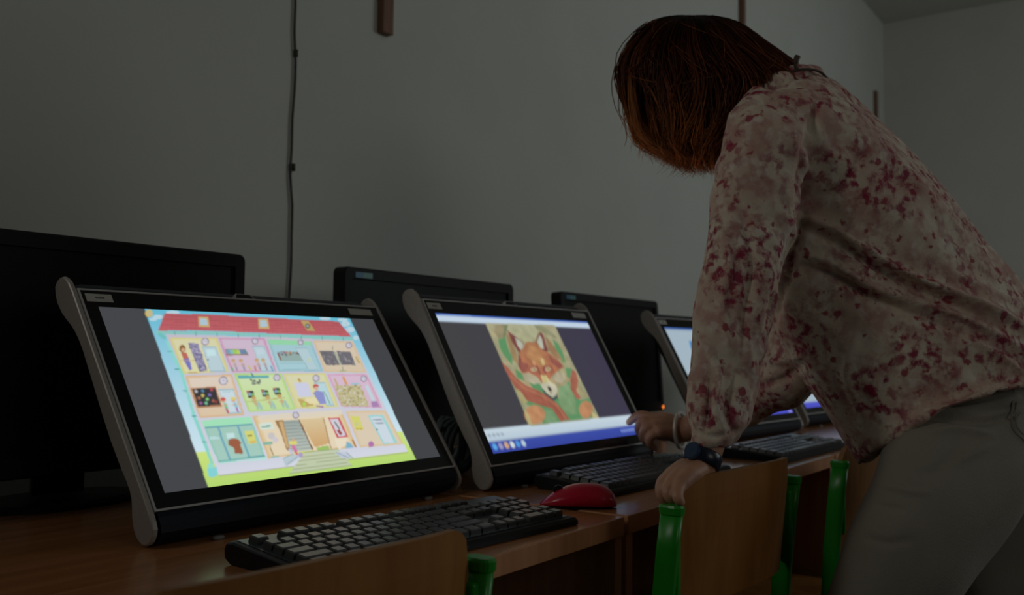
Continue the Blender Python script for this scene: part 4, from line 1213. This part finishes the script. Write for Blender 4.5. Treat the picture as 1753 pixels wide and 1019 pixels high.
# collar band
limb(bl, [C(1300, 160, 1.50), C(1350, 132, 1.535), C(1392, 130, 1.575)], [0.014, 0.015, 0.014])
bm_ = fuse(bl, 'blouse', 0.0042, 3)
E1, E2, E3 = np.array(CR), np.array(CU), np.array(CF)
dg_ = (CR * 0.82 - CU * 0.57)       # direction of the drag folds
anis = np.eye(3) - 0.72 * np.outer(dg_, dg_)
rumple(bm_, 0.010, 15.0, anis)
rumple(bm_, 0.005, 34.0, anis, 9.0)
folds(bm_, [
    ([(1375, 372), (1440, 400), (1520, 450), (1600, 490), (1700, 530), (1760, 565)], 6.5, 0.010),
    ([(1380, 395), (1450, 425), (1540, 478), (1640, 525), (1720, 560)], 8, -0.009),
    ([(1360, 430), (1420, 450), (1500, 495), (1570, 520), (1660, 548), (1750, 600)], 7, 0.008),
    ([(1365, 448), (1430, 472), (1500, 512), (1580, 545), (1650, 575)], 9, -0.008),
    ([(1560, 520), (1590, 550), (1610, 590)], 5, 0.004),
    ([(1660, 580), (1710, 610), (1755, 640)], 6, 0.005),
    ([(1640, 470), (1700, 500), (1760, 530)], 5, 0.004),
    ([(1372, 368), (1400, 340), (1440, 320), (1470, 270)], 8, -0.005),
    ([(1400, 140), (1395, 200), (1375, 280), (1368, 360)], 9, -0.007),
    ([(1376, 370), (1355, 440), (1330, 520), (1318, 560)], 9, -0.012),
    ([(1225, 380), (1250, 440), (1235, 520), (1250, 600)], 7, 0.005),
    ([(1270, 360), (1290, 450), (1275, 540), (1270, 620)], 8, -0.005),
    ([(1195, 560), (1230, 640), (1225, 700), (1240, 745)], 6, 0.006),
    ([(1215, 640), (1212, 700), (1205, 740)], 5, -0.006),
    ([(1260, 640), (1245, 700), (1262, 745)], 6, -0.005),
    ([(1180, 735), (1220, 748), (1275, 735)], 4, -0.004),
    ([(1300, 600), (1325, 620), (1370, 610)], 6, 0.006),
    ([(1300, 660), (1340, 650), (1375, 625)], 7, -0.006),
    ([(1470, 560), (1450, 640), (1480, 720)], 9, 0.005),
    ([(1540, 570), (1530, 640), (1500, 700)], 9, -0.004)])
blo = put('blouse', local(bm_), M['floral'], person)
blo['label'] = 'loose cream blouse with a dense magenta flower print'

# ---- trousers
tr = MB()
tw = [ring((1595, 630), (1765, 580), 1.575, 0.095), ring((1552, 668), (1800, 630), 1.575, 0.130), ring((1528, 722), (1842, 690), 1.565, 0.165), ring((1515, 775), (1830, 790), 1.555, 0.165), ring((1520, 830), (1815, 850), 1.55, 0.150)]
tr.rings(interp_rings(tw, 4))
n1 = [ring((1535, 700), (1830, 700), 1.49, 0.085), ring((1505, 790), (1800, 800), 1.445, 0.100), ring((1474, 868), (1748, 880), 1.415, 0.104), ring((1443, 945), (1702, 950), 1.395, 0.098), ring((1414, 1020), (1652, 1020), 1.38, 0.090),
      ring((1398, 1090), (1606, 1085), 1.375, 0.078), ring((1430, 1180), (1600, 1170), 1.385, 0.068), ring((1485, 1330), (1640, 1320), 1.42, 0.062), ring((1530, 1480), (1670, 1470), 1.45, 0.056)]
tr.rings(interp_rings(n1, 4))
n2 = [ring((1600, 720), (1850, 700), 1.66, 0.085), ring((1640, 850), (1860, 830), 1.69, 0.092), ring((1648, 960), (1850, 950), 1.69, 0.086), ring((1655, 1060), (1830, 1050), 1.69, 0.076), ring((1700, 1230), (1850, 1220), 1.73, 0.064), ring((1740, 1390), (1865, 1380), 1.77, 0.056)]
tr.rings(interp_rings(n2, 4))
tm = fuse(tr, 'trousers', 0.005, 4)
rumple(tm, 0.006, 9.0, None, 3.0)
folds(tm, [
    ([(1560, 712), (1620, 716), (1690, 722), (1760, 700)], 6, -0.007), ([(1570, 700), (1640, 705), (1740, 680)], 6, 0.006),
    ([(1585, 740), (1640, 735), (1700, 745)], 6, 0.005), ([(1640, 760), (1610, 800), (1580, 815)], 9, -0.004), ([(1700, 760), (1640, 790)], 8, 0.004),
    ([(1520, 835), (1560, 843), (1590, 842)], 4, 0.004), ([(1480, 920), (1520, 930), (1560, 925)], 6, -0.003), ([(1500, 865), (1550, 872)], 5, -0.003)])
tro = put('trousers', local(tm), M['denim'], person)
tro['label'] = 'beige cotton trousers'
# back pocket outline stitched on the seat of the trousers
pk = MB()


def on_surface(me, pts, off=0.001):
    from mathutils.bvhtree import BVHTree
    v = verts(me) + PL
    bv = BVHTree.FromPolygons([tuple(q) for q in v], [tuple(p.vertices) for p in me.polygons])
    out = []
    for (x, y) in pts:
        d = Vector(C(x, y, 1.0) - CAM).normalized()
        h, nn, _, _ = bv.ray_cast(Vector(CAM), d)
        if h is not None: out.append(np.array(h) - np.array(d) * off)
    return out


sp = on_surface(tm, [(1738, 655), (1733, 690), (1732, 725), (1740, 742), (1762, 760), (1785, 770)])
if len(sp) > 2:
    pk.tube([p - PL for p in catmull(sp, 3)], 0.0015, 6)
sp = on_surface(tm, [(1744, 656), (1740, 690), (1739, 722), (1746, 738), (1765, 752)])
if len(sp) > 2:
    pk.tube([p - PL for p in catmull(sp, 3)], 0.0007, 6)
put('pocket_seam', pk, M['seam'], tro)

# ---- shoes
for A_, e in ((AN, 0), (AN2, 1)):
    sh = MB(); f0 = A_ * np.array((1, 1, 0))
    side = np.array([toe[1], -toe[0], 0])
    rs = []
    for s, wv, hv in ((-0.055, 0.022, 0.05), (-0.045, 0.034, 0.075), (0.0, 0.040, 0.085), (0.06, 0.044, 0.07), (0.12, 0.050, 0.05), (0.17, 0.046, 0.038), (0.20, 0.028, 0.028)):
        rs.append([f0 + toe * s + side * wv * math.cos(q) + np.array([0, 0, max(0.0, hv / 2 + hv / 2 * math.sin(q) * (1.0) if math.sin(q) > 0 else hv / 2 * (1 + math.sin(q) * 1.0))]) - PL for q in np.linspace(0, 2 * math.pi, 20, endpoint=False)])
    put('shoe', MB().rings(rs), M['shoe'], person, smooth=True)

# ---- hair
lev = [(26, 1165, 1205, 0.018), (32, 1138, 1238, 0.048), (42, 1118, 1262, 0.072), (58, 1100, 1285, 0.092), (80, 1083, 1312, 0.108), (105, 1072, 1345, 0.116), (128, 1069, 1368, 0.120), (150, 1073, 1368, 0.122),
       (180, 1080, 1355, 0.122), (205, 1088, 1335, 0.118), (230, 1098, 1308, 0.110), (250, 1115, 1275, 0.098), (268, 1145, 1258, 0.078), (282, 1175, 1240, 0.050)]
HD = 1.60
HRg = []
for (y, a, b, rd) in lev:
    tilt = (y - 128) * 0.0
    HRg.append(ring((a + 4, y), (b - 4, y + 0 * tilt), HD, rd * 0.97, n=48, p=2.1))
HRg = np.array(interp_rings(HRg, 4))
core = MB().rings([list(r) for r in HRg])
cv = len(core.v)
hair_cols = []


def hcol(t, jit):  # light shining through thin hair is painted in as copper towards the tips
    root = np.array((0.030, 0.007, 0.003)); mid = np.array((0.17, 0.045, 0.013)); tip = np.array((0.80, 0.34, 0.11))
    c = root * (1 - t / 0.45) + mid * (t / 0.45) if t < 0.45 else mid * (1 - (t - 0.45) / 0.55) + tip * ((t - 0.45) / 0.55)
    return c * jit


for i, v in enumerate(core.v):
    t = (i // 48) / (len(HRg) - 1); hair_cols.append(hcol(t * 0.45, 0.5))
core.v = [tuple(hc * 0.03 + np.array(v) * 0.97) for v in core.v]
NL = len(HRg)
cen = HRg.mean(1)
hrnd = random.Random(3)


def hairpt(th, s, off):
    """point on the hair shell at angle th (radians) and level s in 0..1"""
    x = s * (NL - 1); i = min(NL - 2, int(x)); f = x - i
    y = (th / (2 * math.pi)) % 1.0 * 48; j = int(y) % 48; g = y - int(y); j2 = (j + 1) % 48
    p = (HRg[i, j] * (1 - g) + HRg[i, j2] * g) * (1 - f) + (HRg[i + 1, j] * (1 - g) + HRg[i + 1, j2] * g) * f
    c = cen[i] * (1 - f) + cen[i + 1] * f
    d = p - c; L = np.linalg.norm(d) + 1e-9
    return p + d / L * off


strands = MB(); scol = []


def strand(pts, w0, jit, t0=0.0, t1=1.0):
    n = len(pts)
    P = np.array(pts)
    rr = [w0 * (0.6 + 0.4 * math.sin(math.pi * min(1, (k + 1) / n * 1.1))) * (1 - 0.75 * (k / (n - 1)) ** 3) for k in range(n)]
    strands.tube(list(P), rr, 3)
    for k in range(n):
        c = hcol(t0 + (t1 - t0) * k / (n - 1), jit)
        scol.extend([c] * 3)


for lock in range(260):
    th0 = hrnd.random() * 2 * math.pi
    s_end0 = hrnd.uniform(0.74, 0.98)
    off0 = abs(hrnd.gauss(0.002, 0.005)); ph = hrnd.random() * 6.28; wa = hrnd.uniform(0.004, 0.019); wf = hrnd.uniform(6, 14)
    twist = hrnd.gauss(0, 0.30); jl = hrnd.uniform(0.45, 1.7)
    tail0 = hrnd.uniform(0.004, 0.030); curl0 = hrnd.gauss(0.1, 0.5)
    for k in range(14):
        th = th0 + hrnd.gauss(0, 0.032); s_end = min(1.0, s_end0 + hrnd.gauss(0, 0.03)); s0 = hrnd.uniform(0.0, 0.12) if hrnd.random() < 0.7 else hrnd.uniform(0.1, 0.5)
        fly = hrnd.random() < 0.16
        off = off0 + abs(hrnd.gauss(0, 0.0022)) + (0.004 if fly else 0)
        pts = []
        nn_ = 13
        for q in range(nn_):
            t = q / (nn_ - 1); s = s0 + (s_end - s0) * t
            w = wa * t * math.sin(ph + wf * t)
            o_ = off + w * 0.5 + (hrnd.gauss(0, 0.0006)) + (0.013 * t * t if fly else 0)
            p = hairpt(th + twist * t * t + w * 6, min(1.0, s), o_)
            pts.append(p)
        # hanging tail
        tail = tail0 * hrnd.uniform(0.6, 1.2)
        d = pts[-1] - pts[-3]; d = d / (np.linalg.norm(d) + 1e-9)
        d = d * 0.35 + np.array([0, 0, -1.0]) * 0.65
        curl = CR * (curl0 + hrnd.gauss(0.0, 0.15))
        for q in (1, 2, 3):
            pts.append(pts[-1] + (d + curl * q / 3) * tail / 3)
        strand(pts, hrnd.uniform(0.0006, 0.0012), jl * hrnd.uniform(0.7, 1.3))
# loose wisps at the jaw side and below
for line, spread_, cnt in (([(1079, 130), (1082, 170), (1090, 212), (1106, 242), (1128, 258), (1150, 263)], 0.0035, 34),
                           ([(1084, 150), (1092, 200), (1100, 228), (1118, 248)], 0.003, 22), ([(1120, 200), (1128, 235), (1134, 255), (1142, 264)], 0.005, 40),
                           ([(1160, 230), (1178, 262), (1192, 282), (1208, 297)], 0.0030, 26), ([(1190, 240), (1204, 266), (1212, 284), (1214, 293)], 0.0025, 20),
                           ([(1150, 225), (1160, 250), (1175, 268), (1196, 274), (1212, 268)], 0.004, 46), ([(1205, 215), (1215, 245), (1220, 268), (1216, 282)], 0.004, 36),
                           ([(1100, 215), (1118, 240), (1140, 256), (1160, 262)], 0.004, 30)):
    for k in range(cnt):
        off = np.array([hrnd.gauss(0, spread_) for _ in range(3)]); dz = hrnd.uniform(1.50, 1.56)
        base = catmull([C(a, b, dz) for a, b in line], 4)
        n_ = len(base)
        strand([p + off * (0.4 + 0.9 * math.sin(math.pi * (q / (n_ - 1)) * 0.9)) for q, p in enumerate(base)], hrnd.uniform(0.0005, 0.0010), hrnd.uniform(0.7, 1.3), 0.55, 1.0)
# stray hairs round the outline
for k in range(260):
    th = hrnd.random() * 2 * math.pi; s0 = hrnd.uniform(0.02, 0.7); L = hrnd.uniform(0.08, 0.3); a = hrnd.uniform(0.004, 0.016); tw = hrnd.gauss(0, 0.5)
    pts = [hairpt(th + tw * t, min(1, s0 + L * t), 0.002 + a * math.sin(math.pi * min(1, t * 0.8))) for t in np.linspace(0, 1, 9)]
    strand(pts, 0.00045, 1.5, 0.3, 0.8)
k0 = len(core.v)
core.v += strands.v; core.f += [tuple(i + k0 for i in f) for f in strands.f]; core.mi += strands.mi
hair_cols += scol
core.v = [tuple(np.array(v) - PL) for v in core.v]
hm = bpy.data.meshes.new('hair'); hm.from_pydata(core.v, [], core.f); hm.update()
hm.polygons.foreach_set('use_smooth', [True] * len(hm.polygons))
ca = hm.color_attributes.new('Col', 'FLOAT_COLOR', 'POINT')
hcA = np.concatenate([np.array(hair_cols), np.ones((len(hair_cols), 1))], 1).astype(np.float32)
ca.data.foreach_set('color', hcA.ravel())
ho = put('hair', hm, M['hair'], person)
ho['label'] = 'chin-length auburn hair with a backlit copper glow painted into its ends'

# ---- watch on the near wrist
wx = C(1203, 785, 1.284); wax = (C(1199, 800, 1.280) - C(1215, 750, 1.294)); wax /= np.linalg.norm(wax)
Nn = -CF - (-CF @ wax) * wax; Nn /= np.linalg.norm(Nn); Bb = np.cross(wax, Nn)
wrs = []
for s, r in ((-0.010, 0.0242), (-0.008, 0.0262), (0.008, 0.0260), (0.010, 0.0242)):
    wrs.append([wx + wax * s + r * (math.cos(q) * Nn + math.sin(q) * Bb) - PL for q in np.linspace(0, 2 * math.pi, 28, endpoint=False)])
wb = put('watch', MB().rings(wrs), M['watch'], person, smooth=True)
fdir = (-CR * 0.75 - CF * 0.65); fdir -= (fdir @ wax) * wax; fdir /= np.linalg.norm(fdir); fs = np.cross(wax, fdir)
fc = MB()
for (hh, r) in ((0.030, 0.016), (0.0345, 0.0155)):
    pass
fc.rings([[wx + fdir * hh + r * (math.cos(q) * wax + math.sin(q) * fs) - PL for q in np.linspace(0, 2 * math.pi, 20, endpoint=False)] for hh, r in ((0.023, 0.0125), (0.0285, 0.0125), (0.030, 0.0105))])
put('watch_face', fc, M['watch_face'], wb, smooth=False)
# bracelet on the far wrist
bx = C(1165, 737, 1.906); bax = C(1225, 722, 1.86) - C(1160, 738, 1.912); bax /= np.linalg.norm(bax)
N2 = CU - (CU @ bax) * bax; N2 /= np.linalg.norm(N2); B2 = np.cross(bax, N2)
br = MB(); P_ = [bx + bax * 0.010 * math.cos(q) + 0.0345 * (math.cos(q + 0.6) * N2 + math.sin(q + 0.6) * B2) - PL for q in np.linspace(0, 2 * math.pi, 33)]
br.tube(P_, 0.0042, 8)
put('bracelet', br, M['bracelet'], person, smooth=True)
# cord and toggle at the neck
cr = MB(); cr.tube([p - PL for p in catmull([C(1352, 124, 1.52), C(1368, 119, 1.52), C(1390, 119, 1.53), C(1408, 126, 1.54), C(1424, 146, 1.55)], 5)], 0.0022, 7)
cr.tube([p - PL for p in catmull([C(1366, 120, 1.52), C(1362, 112, 1.52), C(1363, 103, 1.52), C(1366, 96, 1.52)], 4)], [0.0035] * 6 + [0.005] * 7, 8)
put('neck_cord', cr, M['cord'], person, smooth=True)
